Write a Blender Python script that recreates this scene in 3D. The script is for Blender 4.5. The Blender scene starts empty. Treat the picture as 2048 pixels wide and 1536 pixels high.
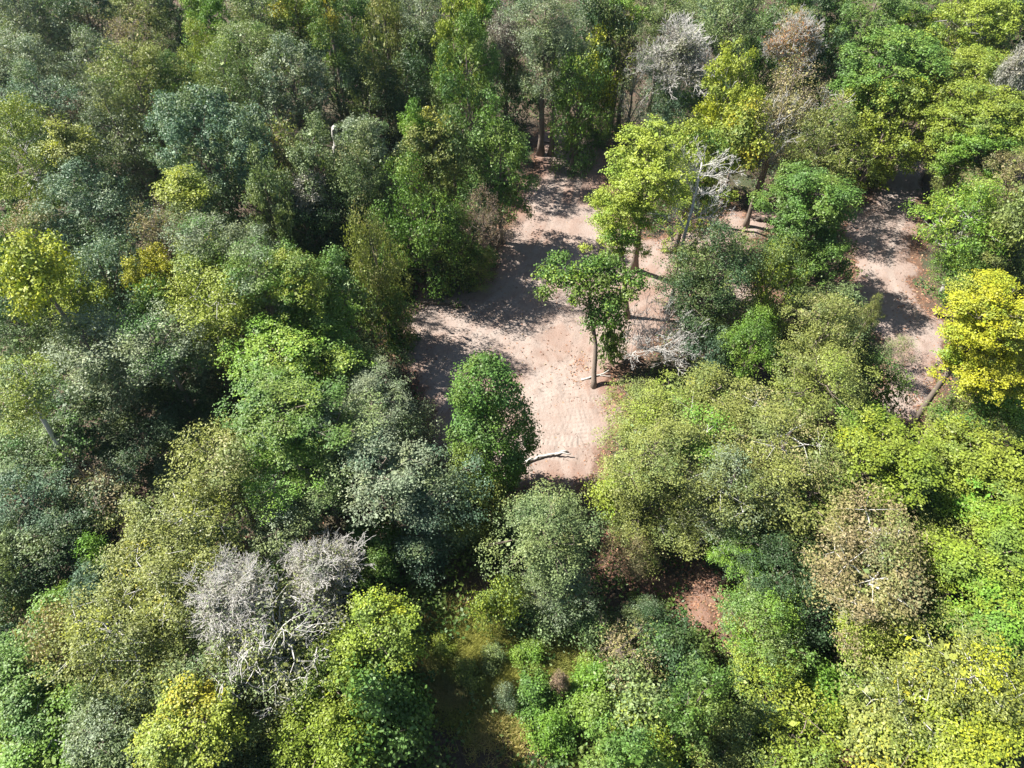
import bpy, math, random
import numpy as np

# ------------------------------------------------------------------ camera, sky, sun, exposure
SC = bpy.context.scene
COL = SC.collection
CAM_H, FOC, PITCH = 45.0, 1420.0, math.radians(50.5)
cam_data = bpy.data.cameras.new('camera')
cam = bpy.data.objects.new('camera', cam_data)
COL.objects.link(cam)
cam.location = (0, 0, CAM_H)
cam.rotation_euler = (math.pi / 2 - PITCH, 0, 0)
cam_data.sensor_width = 36
cam_data.lens = 36 * FOC / 2048
cam_data.clip_end = 2000
SC.camera = cam

SUN_EL = math.radians(48.5)
SUN_AZ = math.atan2(-0.965, 0.262)          # direction towards the sun, clockwise from +Y
w = bpy.data.worlds.new('World')
SC.world = w
w.use_nodes = True
nt = w.node_tree
bg = nt.nodes['Background']
sky = nt.nodes.new('ShaderNodeTexSky')
sky.sky_type = 'NISHITA'
sky.sun_disc = False
sky.sun_elevation = SUN_EL
sky.sun_rotation = SUN_AZ
nt.links.new(sky.outputs[0], bg.inputs[0])
bg.inputs[1].default_value = 0.05
sd = bpy.data.lights.new('sun', 'SUN')
sd.energy = 5.0
sd.angle = math.radians(0.5)
sd.color = (1.0, 0.95, 0.86)
sun = bpy.data.objects.new('sun', sd)
COL.objects.link(sun)
sun.rotation_euler = (math.pi / 2 - SUN_EL, 0, -SUN_AZ + math.pi)
sun.location = (-60, 20, 80)
vs = SC.view_settings
vs.view_transform = 'Standard'
vs.look = 'None'
vs.exposure = 1.55
vs.gamma = 1
vs.use_curve_mapping = False
SC.cycles.max_bounces = 5
SC.cycles.diffuse_bounces = 2
SC.cycles.glossy_bounces = 2
SC.cycles.transmission_bounces = 3
SC.cycles.transparent_max_bounces = 4

# ------------------------------------------------------------------ helpers
CP, SP = math.cos(PITCH), math.sin(PITCH)

def ray(u, v):
    return np.array([u - 1024.0, FOC * CP + (768 - v) * SP, -FOC * SP + (768 - v) * CP])

def at(u, v, z=0.0):
    """point of the place that stands at height z, on the sight line u, v of the survey photo"""
    d = ray(u, v)
    t = (z - CAM_H) / d[2]
    return np.array([d[0] * t, d[1] * t, z])

def mesh_np(name, V, F, mat=None, attrs=None, smooth=False):
    V = np.asarray(V, np.float32)
    F = np.asarray(F, np.int32)
    k = F.shape[1]
    me = bpy.data.meshes.new(name)
    me.vertices.add(len(V))
    me.vertices.foreach_set('co', V.ravel())
    me.loops.add(F.size)
    me.loops.foreach_set('vertex_index', F.ravel())
    me.polygons.add(len(F))
    me.polygons.foreach_set('loop_start', np.arange(0, F.size, k, dtype=np.int32))
    if smooth:
        me.polygons.foreach_set('use_smooth', np.ones(len(F), bool))
    for n, (dom, val) in (attrs or {}).items():
        a = me.attributes.new(n, 'FLOAT', dom)
        a.data.foreach_set('value', np.asarray(val, np.float32))
    me.update(calc_edges=True)
    if mat:
        me.materials.append(mat)
    return me

def link(name, data, parent=None, loc=(0, 0, 0)):
    o = bpy.data.objects.new(name, data)
    COL.objects.link(o)
    if parent:
        o.parent = parent
    o.location = loc
    return o

def tag(o, label, cat, group=None):
    o['label'] = label
    o['category'] = cat
    if group:
        o['group'] = group
    return o

def unit(a):
    return a / np.maximum(np.linalg.norm(a, axis=-1, keepdims=True), 1e-9)

def tubes(P0, P1, R0, R1, k=4):
    """n straight tapered tubes in one go"""
    P0, P1 = np.asarray(P0, float), np.asarray(P1, float)
    n = len(P0)
    d = unit(P1 - P0)
    ref = np.where(np.abs(d[:, 2:3]) > 0.9, np.array([[1.0, 0, 0]]), np.array([[0, 0, 1.0]]))
    a = unit(np.cross(d, ref))
    b = np.cross(d, a)
    ang = np.arange(k) * 2 * np.pi / k
    ring = a[:, None] * np.cos(ang)[None, :, None] + b[:, None] * np.sin(ang)[None, :, None]
    A = P0[:, None] + ring * np.asarray(R0)[:, None, None]
    B = P1[:, None] + ring * np.asarray(R1)[:, None, None]
    V = np.concatenate([A, B], 1).reshape(-1, 3)
    i = np.arange(k)
    q = np.stack([i, (i + 1) % k, (i + 1) % k + k, i + k], 1)
    F = (q[None] + (np.arange(n) * 2 * k)[:, None, None]).reshape(-1, 4)
    return V, F

def pipe(P, R, k=8, rng=None, rough=0.0):
    """one connected tapered tube along a polyline, closed at its ends"""
    P = np.asarray(P, float)
    R = np.asarray(R, float)
    n = len(P)
    T = np.gradient(P, axis=0)
    T = unit(T)
    ref = np.array([1.0, 0.13, 0]) if abs(T[0, 2]) > 0.6 else np.array([0.1, 0.05, 1.0])
    V = []
    ang = np.arange(k) * 2 * np.pi / k
    for j in range(n):
        a = unit(np.cross(T[j], ref))
        b = np.cross(T[j], a)
        rr = R[j] * (1 + (rng.normal(0, rough, k) if rng is not None else 0))
        V.append(P[j] + (a[None] * np.cos(ang)[:, None] + b[None] * np.sin(ang)[:, None]) * (rr * np.ones(k))[:, None])
    V = np.concatenate(V + [P[:1], P[-1:]])
    F = []
    for j in range(n - 1):
        for i in range(k):
            F.append((j * k + i, j * k + (i + 1) % k, (j + 1) * k + (i + 1) % k, (j + 1) * k + i))
    c0, c1 = n * k, n * k + 1
    for i in range(0, k, 2):
        F.append((c0, (i + 2) % k, i + 1, i))
        F.append((c1, (n - 1) * k + i, (n - 1) * k + i + 1, (n - 1) * k + (i + 2) % k))
    return V, np.array(F)

def curve_pts(P, n, wob, rng):
    P = np.asarray(P, float)
    t = np.linspace(0, 1, len(P))
    s = np.linspace(0, 1, n)
    Q = np.stack([np.interp(s, t, P[:, i]) for i in range(3)], 1)
    for _ in range(2):
        Q[1:-1] = (Q[:-2] + 2 * Q[1:-1] + Q[2:]) / 4
    Q[1:-1] += rng.normal(0, wob, (n - 2, 3))
    return Q

# ------------------------------------------------------------------ materials
def new_mat(name):
    m = bpy.data.materials.new(name)
    m.use_nodes = True
    t = m.node_tree
    p = t.nodes['Principled BSDF']
    return m, t, p

def N(t, typ, **kw):
    n = t.nodes.new(typ)
    for k, v in kw.items():
        setattr(n, k, v)
    return n

def math_node(t, op, a, b=None, clamp=False):
    n = N(t, 'ShaderNodeMath', operation=op, use_clamp=clamp)
    for i, x in enumerate((a, b)):
        if x is None:
            continue
        if isinstance(x, (int, float)):
            n.inputs[i].default_value = x
        else:
            t.links.new(x, n.inputs[i])
    return n.outputs[0]

def mix_col(t, fac, a, b, blend='MIX'):
    n = N(t, 'ShaderNodeMix', data_type='RGBA', blend_type=blend)
    for i, x in ((0, fac), (6, a), (7, b)):
        if hasattr(x, 'is_linked'):
            t.links.new(x, n.inputs[i])
        elif isinstance(x, (int, float)):
            n.inputs[i].default_value = x
        else:
            n.inputs[i].default_value = (*x, 1)
    return n.outputs[2]

def noise(t, scale, detail=4, rough=0.55, coord=None, dim='3D'):
    n = N(t, 'ShaderNodeTexNoise')
    n.inputs['Scale'].default_value = scale
    n.inputs['Detail'].default_value = detail
    n.inputs['Roughness'].default_value = rough
    if coord is not None:
        t.links.new(coord, n.inputs['Vector'])
    return n.outputs['Fac']

def ramp(t, fac, lo, hi):
    n = N(t, 'ShaderNodeMapRange', interpolation_type='SMOOTHSTEP')
    t.links.new(fac, n.inputs[0])
    n.inputs[1].default_value = lo
    n.inputs[2].default_value = hi
    return n.outputs[0]

def attr(t, name, kind='GEOMETRY', out='Fac'):
    n = N(t, 'ShaderNodeAttribute', attribute_type=kind, attribute_name=name)
    return n.outputs[out]

def leaf_material():
    m, t, p = new_mat('leaf')
    oi = N(t, 'ShaderNodeObjectInfo')
    cl, lf = attr(t, 'clump'), attr(t, 'leaf')
    share = attr(t, 'tint_share', 'OBJECT')
    lim = math_node(t, 'SUBTRACT', 1.12, math_node(t, 'MULTIPLY', share, 1.24))
    f = math_node(t, 'MULTIPLY', math_node(t, 'SUBTRACT', math_node(t, 'ADD', cl, math_node(t, 'MULTIPLY', math_node(t, 'SUBTRACT', lf, 0.5), 0.3)), lim), 4.0, True)
    tc = N(t, 'ShaderNodeTexCoord')
    wn = N(t, 'ShaderNodeVectorMath', operation='ADD')
    t.links.new(tc.outputs['Object'], wn.inputs[0])
    t.links.new(oi.outputs['Location'], wn.inputs[1])
    drift = noise(t, 0.33, 3, 0.6, wn.outputs[0])
    c = mix_col(t, f, oi.outputs['Color'], attr(t, 'tint_color', 'OBJECT', 'Color'))
    c = mix_col(t, math_node(t, 'MULTIPLY', ramp(t, drift, 0.48, 0.66), 0.38), c, (0.22, 0.25, 0.07))
    c = mix_col(t, math_node(t, 'MULTIPLY', ramp(t, drift, 0.50, 0.34), 0.40), c, (0.085, 0.15, 0.075))
    h = N(t, 'ShaderNodeHueSaturation')
    t.links.new(c, h.inputs['Color'])
    t.links.new(math_node(t, 'ADD', 0.485, math_node(t, 'MULTIPLY', cl, 0.03)), h.inputs['Hue'])
    t.links.new(math_node(t, 'ADD', 0.68, math_node(t, 'MULTIPLY', lf, 0.64)), h.inputs['Value'])
    h.inputs['Saturation'].default_value = 1.10
    t.links.new(h.outputs[0], p.inputs['Base Color'])
    p.inputs['Roughness'].default_value = 0.5
    p.inputs['Specular IOR Level'].default_value = 0.32
    tr = N(t, 'ShaderNodeBsdfTranslucent')
    t.links.new(mix_col(t, 1.0, h.outputs[0], (1.25, 1.35, 0.55), 'MULTIPLY'), tr.inputs[0])
    mx = N(t, 'ShaderNodeMixShader')
    mx.inputs[0].default_value = 0.20
    t.links.new(p.outputs[0], mx.inputs[1])
    t.links.new(tr.outputs[0], mx.inputs[2])
    t.links.new(mx.outputs[0], t.nodes['Material Output'].inputs[0])
    return m

def bark_material():
    m, t, p = new_mat('bark')
    oi = N(t, 'ShaderNodeObjectInfo')
    tc = N(t, 'ShaderNodeTexCoord')
    n1 = noise(t, 2.2, 5, 0.65, tc.outputs['Object'])
    mp = N(t, 'ShaderNodeMapping')
    mp.inputs['Scale'].default_value = (14, 14, 2.2)
    t.links.new(tc.outputs['Object'], mp.inputs[0])
    n2 = noise(t, 1.0, 4, 0.6, mp.outputs[0])
    v = math_node(t, 'ADD', 0.45, math_node(t, 'ADD', math_node(t, 'MULTIPLY', n1, 0.5), math_node(t, 'MULTIPLY', n2, 0.6)))
    h = N(t, 'ShaderNodeHueSaturation')
    t.links.new(oi.outputs['Color'], h.inputs['Color'])
    t.links.new(v, h.inputs['Value'])
    t.links.new(h.outputs[0], p.inputs['Base Color'])
    p.inputs['Roughness'].default_value = 0.85
    b = N(t, 'ShaderNodeBump')
    b.inputs['Strength'].default_value = 0.5
    b.inputs['Distance'].default_value = 0.03
    t.links.new(n2, b.inputs['Height'])
    t.links.new(b.outputs[0], p.inputs['Normal'])
    return m

def litter_material():
    m, t, p = new_mat('dry_leaf')
    lf, cl = attr(t, 'leaf'), attr(t, 'clump')
    c = mix_col(t, ramp(t, lf, 0.2, 0.8), (0.15, 0.06, 0.035), (0.30, 0.15, 0.085))
    c = mix_col(t, ramp(t, cl, 0.75, 0.95), c, (0.33, 0.23, 0.13))
    t.links.new(c, p.inputs['Base Color'])
    p.inputs['Roughness'].default_value = 0.7
    return m

def floor_material():
    m, t, p = new_mat('forest_floor')
    g = N(t, 'ShaderNodeNewGeometry').outputs['Position']
    c = mix_col(t, ramp(t, noise(t, 0.25, 5, 0.6, g), 0.4, 0.62), (0.060, 0.046, 0.030), (0.095, 0.062, 0.042))
    c = mix_col(t, ramp(t, noise(t, 0.11, 4, 0.6, g), 0.52, 0.68), c, (0.042, 0.060, 0.024))
    sp = noise(t, 9.0, 3, 0.7, g)
    c = mix_col(t, ramp(t, sp, 0.54, 0.66), c, (0.14, 0.09, 0.06))
    c = mix_col(t, ramp(t, noise(t, 6.3, 3, 0.7, g), 0.56, 0.7), c, (0.05, 0.035, 0.026))
    t.links.new(c, p.inputs['Base Color'])
    p.inputs['Roughness'].default_value = 0.9
    b = N(t, 'ShaderNodeBump')
    b.inputs['Strength'].default_value = 0.8
    b.inputs['Distance'].default_value = 0.12
    t.links.new(sp, b.inputs['Height'])
    t.links.new(b.outputs[0], p.inputs['Normal'])
    return m

def dirt_material():
    m, t, p = new_mat('bare_dirt')
    g = N(t, 'ShaderNodeNewGeometry').outputs['Position']
    big = noise(t, 0.22, 5, 0.6, g)
    mid = noise(t, 1.3, 5, 0.62, g)
    fine = noise(t, 7.5, 4, 0.7, g)
    c = mix_col(t, ramp(t, big, 0.36, 0.64), (0.240, 0.176, 0.148), (0.280, 0.229, 0.204))
    red = attr(t, 'red')
    c = mix_col(t, red, c, (0.205, 0.120, 0.089))
    c = mix_col(t, math_node(t, 'MULTIPLY', ramp(t, mid, 0.5, 0.7), 0.5), c, (0.205, 0.142, 0.113))
    c = mix_col(t, math_node(t, 'MULTIPLY', attr(t, 'track'), 0.55), c, (0.310, 0.266, 0.238))
    c = mix_col(t, math_node(t, 'MULTIPLY', ramp(t, fine, 0.56, 0.68), 0.55), c, (0.22, 0.13, 0.085))
    c = mix_col(t, math_node(t, 'MULTIPLY', ramp(t, noise(t, 12.0, 3, 0.6, g), 0.58, 0.7), 0.5), c, (0.33, 0.287, 0.257))
    # dirt thins out into leaf litter at its rim
    rim = math_node(t, 'ADD', attr(t, 'inside'), math_node(t, 'MULTIPLY', math_node(t, 'SUBTRACT', noise(t, 1.6, 6, 0.7, g), 0.5), 2.6))
    c = mix_col(t, ramp(t, rim, 0.15, 0.75), (0.13, 0.08, 0.055), c)
    t.links.new(c, p.inputs['Base Color'])
    p.inputs['Roughness'].default_value = 0.92
    p.inputs['Specular IOR Level'].default_value = 0.2
    hgt = math_node(t, 'ADD', math_node(t, 'MULTIPLY', fine, 0.4), math_node(t, 'MULTIPLY', mid, 0.5))
    b = N(t, 'ShaderNodeBump')
    b.inputs['Strength'].default_value = 1.0
    b.inputs['Distance'].default_value = 0.11
    t.links.new(hgt, b.inputs['Height'])
    t.links.new(b.outputs[0], p.inputs['Normal'])
    return m

M_LEAF, M_BARK, M_LITTER, M_FLOOR, M_DIRT = leaf_material(), bark_material(), litter_material(), floor_material(), dirt_material()

# ------------------------------------------------------------------ ground and dirt
def noise2(x, y, seed=0, scale=1.0):
    """cheap smooth value noise"""
    r = np.random.default_rng(seed)
    tab = r.random((64, 64))
    x, y = x / scale, y / scale
    xi, yi = np.floor(x).astype(int), np.floor(y).astype(int)
    fx, fy = x - xi, y - yi
    fx, fy = fx * fx * (3 - 2 * fx), fy * fy * (3 - 2 * fy)
    g = lambda a, b: tab[a % 64, b % 64]
    return (g(xi, yi) * (1 - fx) + g(xi + 1, yi) * fx) * (1 - fy) + (g(xi, yi + 1) * (1 - fx) + g(xi + 1, yi + 1) * fx) * fy

def poly_dist(P, x, y):
    """signed distance to polygon, positive inside"""
    P = np.asarray(P)
    d = np.full(x.shape, 1e9)
    ins = np.zeros(x.shape, bool)
    for i in range(len(P)):
        a, b = P[i], P[(i + 1) % len(P)]
        e = b - a
        tt = np.clip(((x - a[0]) * e[0] + (y - a[1]) * e[1]) / (e @ e), 0, 1)
        d = np.minimum(d, np.hypot(x - a[0] - tt * e[0], y - a[1] - tt * e[1]))
        c = ((a[1] > y) != (b[1] > y)) & (x < (b[0] - a[0]) * (y - a[1]) / (b[1] - a[1] + 1e-12) + a[0])
        ins ^= c
    return np.where(ins, d, -d)

CLEARINGS = [
    [(1070, 262), (1130, 240), (1200, 270), (1240, 320), (1240, 350), (1215, 410), (1290, 470), (1420, 450), (1450, 400), (1500, 420), (1520, 560),
     (1580, 600), (1500, 680), (1400, 640), (1320, 700), (1235, 750), (1235, 870), (1205, 910), (1215, 960), (1150, 990), (1000, 1010),
     (930, 980), (860, 930), (845, 880), (850, 800), (790, 720), (755, 690), (790, 630), (830, 565), (890, 560), (960, 548), (1000, 480),
     (1010, 440), (1040, 380), (1065, 320)],
    [(1790, 300), (1850, 290), (1860, 350), (1850, 420), (1840, 500), (1830, 560), (1860, 610), (1905, 660), (1905, 720), (1870, 770), (1850, 850),
     (1770, 860), (1735, 800), (1770, 700), (1690, 620), (1690, 520), (1690, 450), (1620, 470), (1500, 480), (1470, 450), (1500, 410), (1600, 410), (1690, 420), (1740, 370)],
    [(1340, 1160), (1420, 1120), (1490, 1150), (1470, 1200), (1430, 1270), (1390, 1270), (1340, 1210)],
    [(1205, 960), (1235, 970), (1245, 1100), (1330, 1190), (1300, 1210), (1215, 1130)],
    [(1640, 1380), (1700, 1370), (1720, 1440), (1720, 1560), (1660, 1560), (1650, 1450)],
]
CLEAR_XY = [np.array([at(u, v)[:2] for u, v in P]) for P in CLEARINGS]

def dirt_sd(x, y):
    d = np.full(x.shape, -1e9)
    for P in CLEAR_XY:
        d = np.maximum(d, poly_dist(P, x, y))
    return d + (noise2(x, y, 3, 1.7) - 0.5) * 1.6 + (noise2(x, y, 4, 0.6) - 0.5) * 0.6

gx, gy = np.meshgrid(np.linspace(-700, 700, 57), np.linspace(-500, 900, 57))
gz = np.where((np.abs(gx) < 130) & (gy > -60) & (gy < 200), 0.0, (noise2(gx, gy, 9, 60) - 0.5) * 3.0 - 0.6)
idx = np.arange(57 * 57).reshape(57, 57)
ground = link('ground', mesh_np('ground', np.stack([gx, gy, gz], -1).reshape(-1, 3),
              np.stack([idx[:-1, :-1], idx[:-1, 1:], idx[1:, 1:], idx[1:, :-1]], -1).reshape(-1, 4), M_FLOOR))
ground['kind'] = 'structure'
ground['label'] = 'brown forest floor under the trees'

TRACKS = [
    [(880, 800), (930, 730), (1030, 690), (1120, 720), (1150, 800), (1140, 900)],
    [(1010, 500), (1080, 540), (1150, 640), (1200, 720)],
    [(1060, 800), (1120, 760), (1190, 700), (1280, 660)],
    [(1030, 905), (1090, 895), (1160, 900), (1215, 893)],
    [(1000, 820), (1060, 816), (1140, 822), (1230, 814)],
    [(1165, 985), (1140, 880), (1105, 770), (1075, 700), (1010, 690), (930, 720), (860, 770)],
    [(1195, 890), (1165, 790), (1160, 720), (1190, 650), (1250, 610), (1330, 570), (1480, 560)],
    [(1010, 842), (1080, 838), (1150, 846), (1225, 842)],
    [(1000, 878), (1080, 868), (1150, 874), (1220, 862)],
    [(1145, 260), (1150, 330), (1130, 420), (1100, 490), (1050, 570), (960, 640), (900, 700)],
    [(880, 740), (960, 700), (1060, 655), (1180, 600), (1290, 560), (1330, 500)],
    [(1120, 480), (1160, 560), (1180, 680), (1130, 790), (1090, 850), (1000, 920)],
    [(1830, 330), (1800, 410), (1755, 500), (1765, 580), (1850, 670), (1860, 730), (1815, 800), (1790, 860)],
    [(1480, 430), (1600, 440), (1740, 430), (1830, 400)],
]

def dirt_patch(name, P, k):
    x0, y0 = P.min(0) - 1.5
    x1, y1 = P.max(0) + 1.5
    step = 0.085 if k == 0 else 0.2
    xs, ys = np.arange(x0, x1, step), np.arange(y0, y1, step)
    X, Y = np.meshgrid(xs, ys)
    D = poly_dist(P, X, Y) + (noise2(X, Y, 3, 1.7) - 0.5) * 1.6 + (noise2(X, Y, 4, 0.6) - 0.5) * 0.6
    track = np.zeros(X.shape)
    along = np.zeros(X.shape)
    rut = np.zeros(X.shape)
    for T in TRACKS:
        Q = np.array([at(u, v)[:2] for u, v in T])
        tt = np.linspace(0, 1, len(Q))
        ss = np.linspace(0, 1, 60)
        Q = np.stack([np.interp(ss, tt, Q[:, 0]), np.interp(ss, tt, Q[:, 1])], 1)
        for _ in range(12):
            Q[1:-1] = (Q[:-2] + 2 * Q[1:-1] + Q[2:]) / 4
        seg = np.linalg.norm(np.diff(Q, axis=0), axis=1)
        S = np.concatenate([[0], np.cumsum(seg)])
        best = np.full(X.shape, 1e9)
        lat = np.zeros(X.shape)
        al = np.zeros(X.shape)
        for i in range(len(Q) - 1):
            e = Q[i + 1] - Q[i]
            L = np.hypot(*e)
            px, py = X - Q[i, 0], Y - Q[i, 1]
            t_ = np.clip((px * e[0] + py * e[1]) / (L * L), 0, 1)
            d = np.hypot(px - t_ * e[0], py - t_ * e[1])
            up = d < best
            best = np.where(up, d, best)
            lat = np.where(up, (px * e[1] - py * e[0]) / L, lat)
            al = np.where(up, S[i] + t_ * L, al)
        near = best < 1.6
        for off in (-0.85, 0.85):
            mk = np.clip((0.38 - np.abs(lat - off)) / 0.16, 0, 1) * (best < 1.45) * (0.35 + 0.65 * noise2(X, Y, 21, 2.6))
            wear = noise2(X, Y, 41 + len(T), 3.0)
            rut -= 0.010 * np.clip((0.34 - np.abs(lat - off)) / 0.14, 0, 1) * near * wear
            rut += 0.014 * np.exp(-((np.abs(lat - off) - 0.45) / 0.12) ** 2) * near * wear
            along += mk ** 2 * np.sin(al * 2 * np.pi / 0.36) * (0.4 + 0.6 * np.clip(1.5 * wear - 0.2, 0, 1))
            track = np.maximum(track, mk)
    inside = np.clip(D / 1.4, 0, 1)
    red = np.clip((noise2(X, Y, 31, 3.1) - 0.55) * 3, 0, 1) * 0.55 + np.clip(1 - D / 2.2, 0, 1) * 0.8
    if k == 1:
        red = red * 0.45
    if k >= 2:
        red = red + 0.55
    cleat = 0.032 * np.clip(along, -1.3, 1.3) if k == 0 else 0.0
    Z = 0.008 + np.clip(D, 0, 1) * (0.14 + cleat + np.clip(rut, -0.12, 0.12) + (noise2(X, Y, 5, 0.9) - 0.5) * 0.10 + (noise2(X, Y, 6, 4.0) - 0.5) * 0.12)
    keep = D > -0.25
    id_ = np.arange(X.size).reshape(X.shape)
    q = np.stack([id_[:-1, :-1], id_[:-1, 1:], id_[1:, 1:], id_[1:, :-1]], -1).reshape(-1, 4)
    q = q[keep.ravel()[q].all(1)]
    used = np.unique(q)
    rem = np.zeros(X.size, int)
    rem[used] = np.arange(len(used))
    sel = lambda a: a.ravel()[used]
    me = mesh_np(name, np.stack([sel(X), sel(Y), sel(Z) + 0.002 * k], 1), rem[q], M_DIRT,
                 {'track': ('POINT', sel(track)), 'inside': ('POINT', sel(inside)), 'red': ('POINT', np.clip(sel(red), 0, 1))}, True)
    o = link(name, me)
    o['kind'] = 'structure'
    return o

for k_, (n_, l_) in enumerate([('dirt_clearing', 'bulldozed pale dirt clearing with curved track marks'), ('dirt_track', 'pale dirt track winding between the trees'),
                               ('dirt_patch', 'small reddish dirt patch in a gap of the wood'), ('dirt_path', 'narrow reddish dirt strip below the clearing'),
                               ('dirt_patch', 'reddish dirt showing beside the golden oak')]):
    dirt_patch(n_, CLEAR_XY[k_], k_)['label'] = l_

# ------------------------------------------------------------------ foliage builders
def leaves_at(rng, C, Nrm, per, spread, size, aspect=0.6, flat=0.6, clump_val=None, up=0.55, droop=0.0):
    """folded leaf blades round the clump centres C -> V, F, per-face clump and leaf values"""
    n = len(C) * per
    c = np.repeat(C, per, 0)
    nr = np.repeat(Nrm, per, 0)
    off = rng.normal(0, 1, (n, 3)) * np.array([spread, spread, spread * flat])
    pos = c + off
    nv = unit(nr * 0.55 + np.array([0, 0, up]) + rng.normal(0, 0.55, (n, 3)) + unit(off) * 0.3)
    tang = unit(np.cross(nv, rng.normal(0, 1, (n, 3))))
    if droop:
        tang = unit(tang + np.array([0, 0, -droop]))
        nv = unit(nv - tang * (nv * tang).sum(1, keepdims=True))
    side = np.cross(nv, tang)
    L = size * rng.uniform(0.65, 1.3, (n, 1))
    W = L * aspect
    b = pos - tang * L * 0.5
    tip = pos + tang * L * 0.5 - nv * L * 0.12
    s1 = pos + side * W * 0.5 - nv * L * 0.10 - tang * L * 0.06
    s2 = pos - side * W * 0.5 - nv * L * 0.10 - tang * L * 0.06
    V = np.stack([b, s1, tip, s2], 1).reshape(-1, 3)
    F = np.arange(4 * n).reshape(-1, 4)
    cv = np.repeat(clump_val if clump_val is not None else rng.random(len(C)), per)
    return V, F, cv, rng.random(n)

def crown_points(rng, R, Z, dens, nl=None, lob=(0.30, 0.48), reach=0.62, lowcut=0.35, skirt=True, lobes=None, sub=0.6, sr_lo=0.4, sr_hi=0.9, sflat=0.8):
    nl = nl or int(7 + R * 2.0)
    if lobes is not None:
        nl = 3
    d = unit(rng.normal(0, 1, (nl, 3)) + np.array([0, 0, 0.25]))
    # spread the lobes so that they do not pile up on one side
    for _ in range(12):
        df = d[:, None] - d[None]
        r2 = (df ** 2).sum(-1, keepdims=True) + 0.05
        d = unit(d + 0.05 * (df / r2).sum(1))
    rad = rng.uniform(*lob, nl)
    rr = rng.uniform(0.75, 1.0, (nl, 1)) * reach
    lc = d * rr
    lc = np.concatenate([lc, [[0, 0, 0.05]]])
    rad = np.concatenate([rad, [0.5]])
    lean = rng.normal(0, 0.10, (1, 2))
    stretch = 1 + 0.22 * np.cos(2 * (np.arctan2(lc[:, 1], lc[:, 0]) - rng.uniform(0, 6.28)))
    lc[:, :2] *= stretch[:, None]
    lc[:, 2] = np.where(lc[:, 2] > 0, lc[:, 2] * rng.uniform(0.75, 1.25, len(lc)), lc[:, 2])
    nmain = len(lc)
    if lobes is not None:
        lc, rad = np.array([l[:3] for l in lobes]), np.array([l[3] for l in lobes])
        nmain = len(lc)
    elif skirt:
        ns = int(7 + R * 1.2)
        a = np.arange(ns) * 2.399 + rng.uniform(0, 6)
        rr = rng.uniform(0.15, 0.58, ns)
        zz = -0.55 - 1.15 * rng.random(ns)
        lc = np.concatenate([lc, np.stack([rr * np.cos(a), rr * np.sin(a), zz], 1)])
        rad = np.concatenate([rad, rng.uniform(0.28, 0.42, ns)])
    S = np.array([R, R, Z])
    lcm, C, Nr, li, si = np.concatenate([lc[:, :2] * (1.08 - 0.42 * np.clip(lc[:, 2:3], 0, 1.2) ** 1.3) + lean * lc[:, 2:3], lc[:, 2:3]], 1) * S, [], [], [], []
    nsub = 0
    for i in range(len(lc)):
        m = max(5, int(4 * np.pi * (rad[i] * R) * (rad[i] * (R + Z) / 2) * sub * (1 if i < nmain else 0.6)))
        q = unit(rng.normal(0, 1, (m, 3)))
        rj = rng.uniform(0.68, 1.22, (m, 1))
        p = lc[i] + q * rj * rad[i]
        ok = np.ones(m, bool)
        for j in range(len(lc)):
            if j != i:
                ok &= np.linalg.norm(p - lc[j], axis=1) > rad[j] * 0.8
        ok &= ~((q[:, 2] < -0.45) & (rng.random(m) < lowcut + 0.3))
        p = p[ok]
        tp = (1.08 - 0.42 * np.clip(p[:, 2:3], 0, 1.2) ** 1.3)
        p = np.concatenate([p[:, :2] * tp + lean * p[:, 2:3], p[:, 2:3]], 1)
        p, q = p * S, unit(q[ok] / S)
        sr = rng.uniform(sr_lo, sr_hi, len(p))
        nc = np.maximum(2, (dens * sr * sr).astype(int))
        pc, qc, rc = np.repeat(p, nc, 0), np.repeat(q, nc, 0), np.repeat(sr, nc)[:, None]
        h = unit(rng.normal(0, 1, pc.shape) + qc * 0.55 + np.array([0, 0, 0.25]))
        C.append(pc + h * rc * rng.uniform(0.6, 1.12, (len(pc), 1)) * np.array([1, 1, sflat]))
        Nr.append(h)
        li.append(np.full(len(pc), i))
        si.append(np.repeat(np.arange(len(p)), nc) + nsub)
        nsub += len(p)
    return np.concatenate(C), np.concatenate(Nr), np.concatenate(li), lcm, np.concatenate(si)

def clump_values(rng, li, si, n):
    lv, sv = rng.random(li.max() + 1), rng.random(si.max() + 1)
    return np.clip(0.42 * lv[li] + 0.38 * sv[si] + 0.2 * rng.random(n), 0, 1)

def branch_tubes(rng, C, li, lcm, Z, every=3, r=0.09):
    """limbs from the trunk axis to each lobe, twigs from lobe to clumps"""
    P0, P1, R0, R1 = [], [], [], []
    for i in range(len(lcm) - 1):
        L = lcm[i]
        h0 = max(-Z * 0.75, L[2] - 0.75 * np.hypot(L[0], L[1]) - 0.4)
        a = np.array([0, 0, h0])
        mid = a * 0.45 + L * 0.55 + np.array([0, 0, 0.12 * np.hypot(L[0], L[1])]) + rng.normal(0, 0.12, 3)
        for p, q, r0, r1 in ((a, mid, r, r * 0.7), (mid, L, r * 0.7, r * 0.4)):
            P0.append(p); P1.append(q); R0.append(r0); R1.append(r1)
    sel = np.arange(0, len(C), every)
    for k in sel:
        L = lcm[li[k]]
        P0.append(L + (C[k] - L) * 0.05); P1.append(C[k]); R0.append(r * 0.34); R1.append(r * 0.12)
    return tubes(P0, P1, np.array(R0), np.array(R1), 4)

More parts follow.
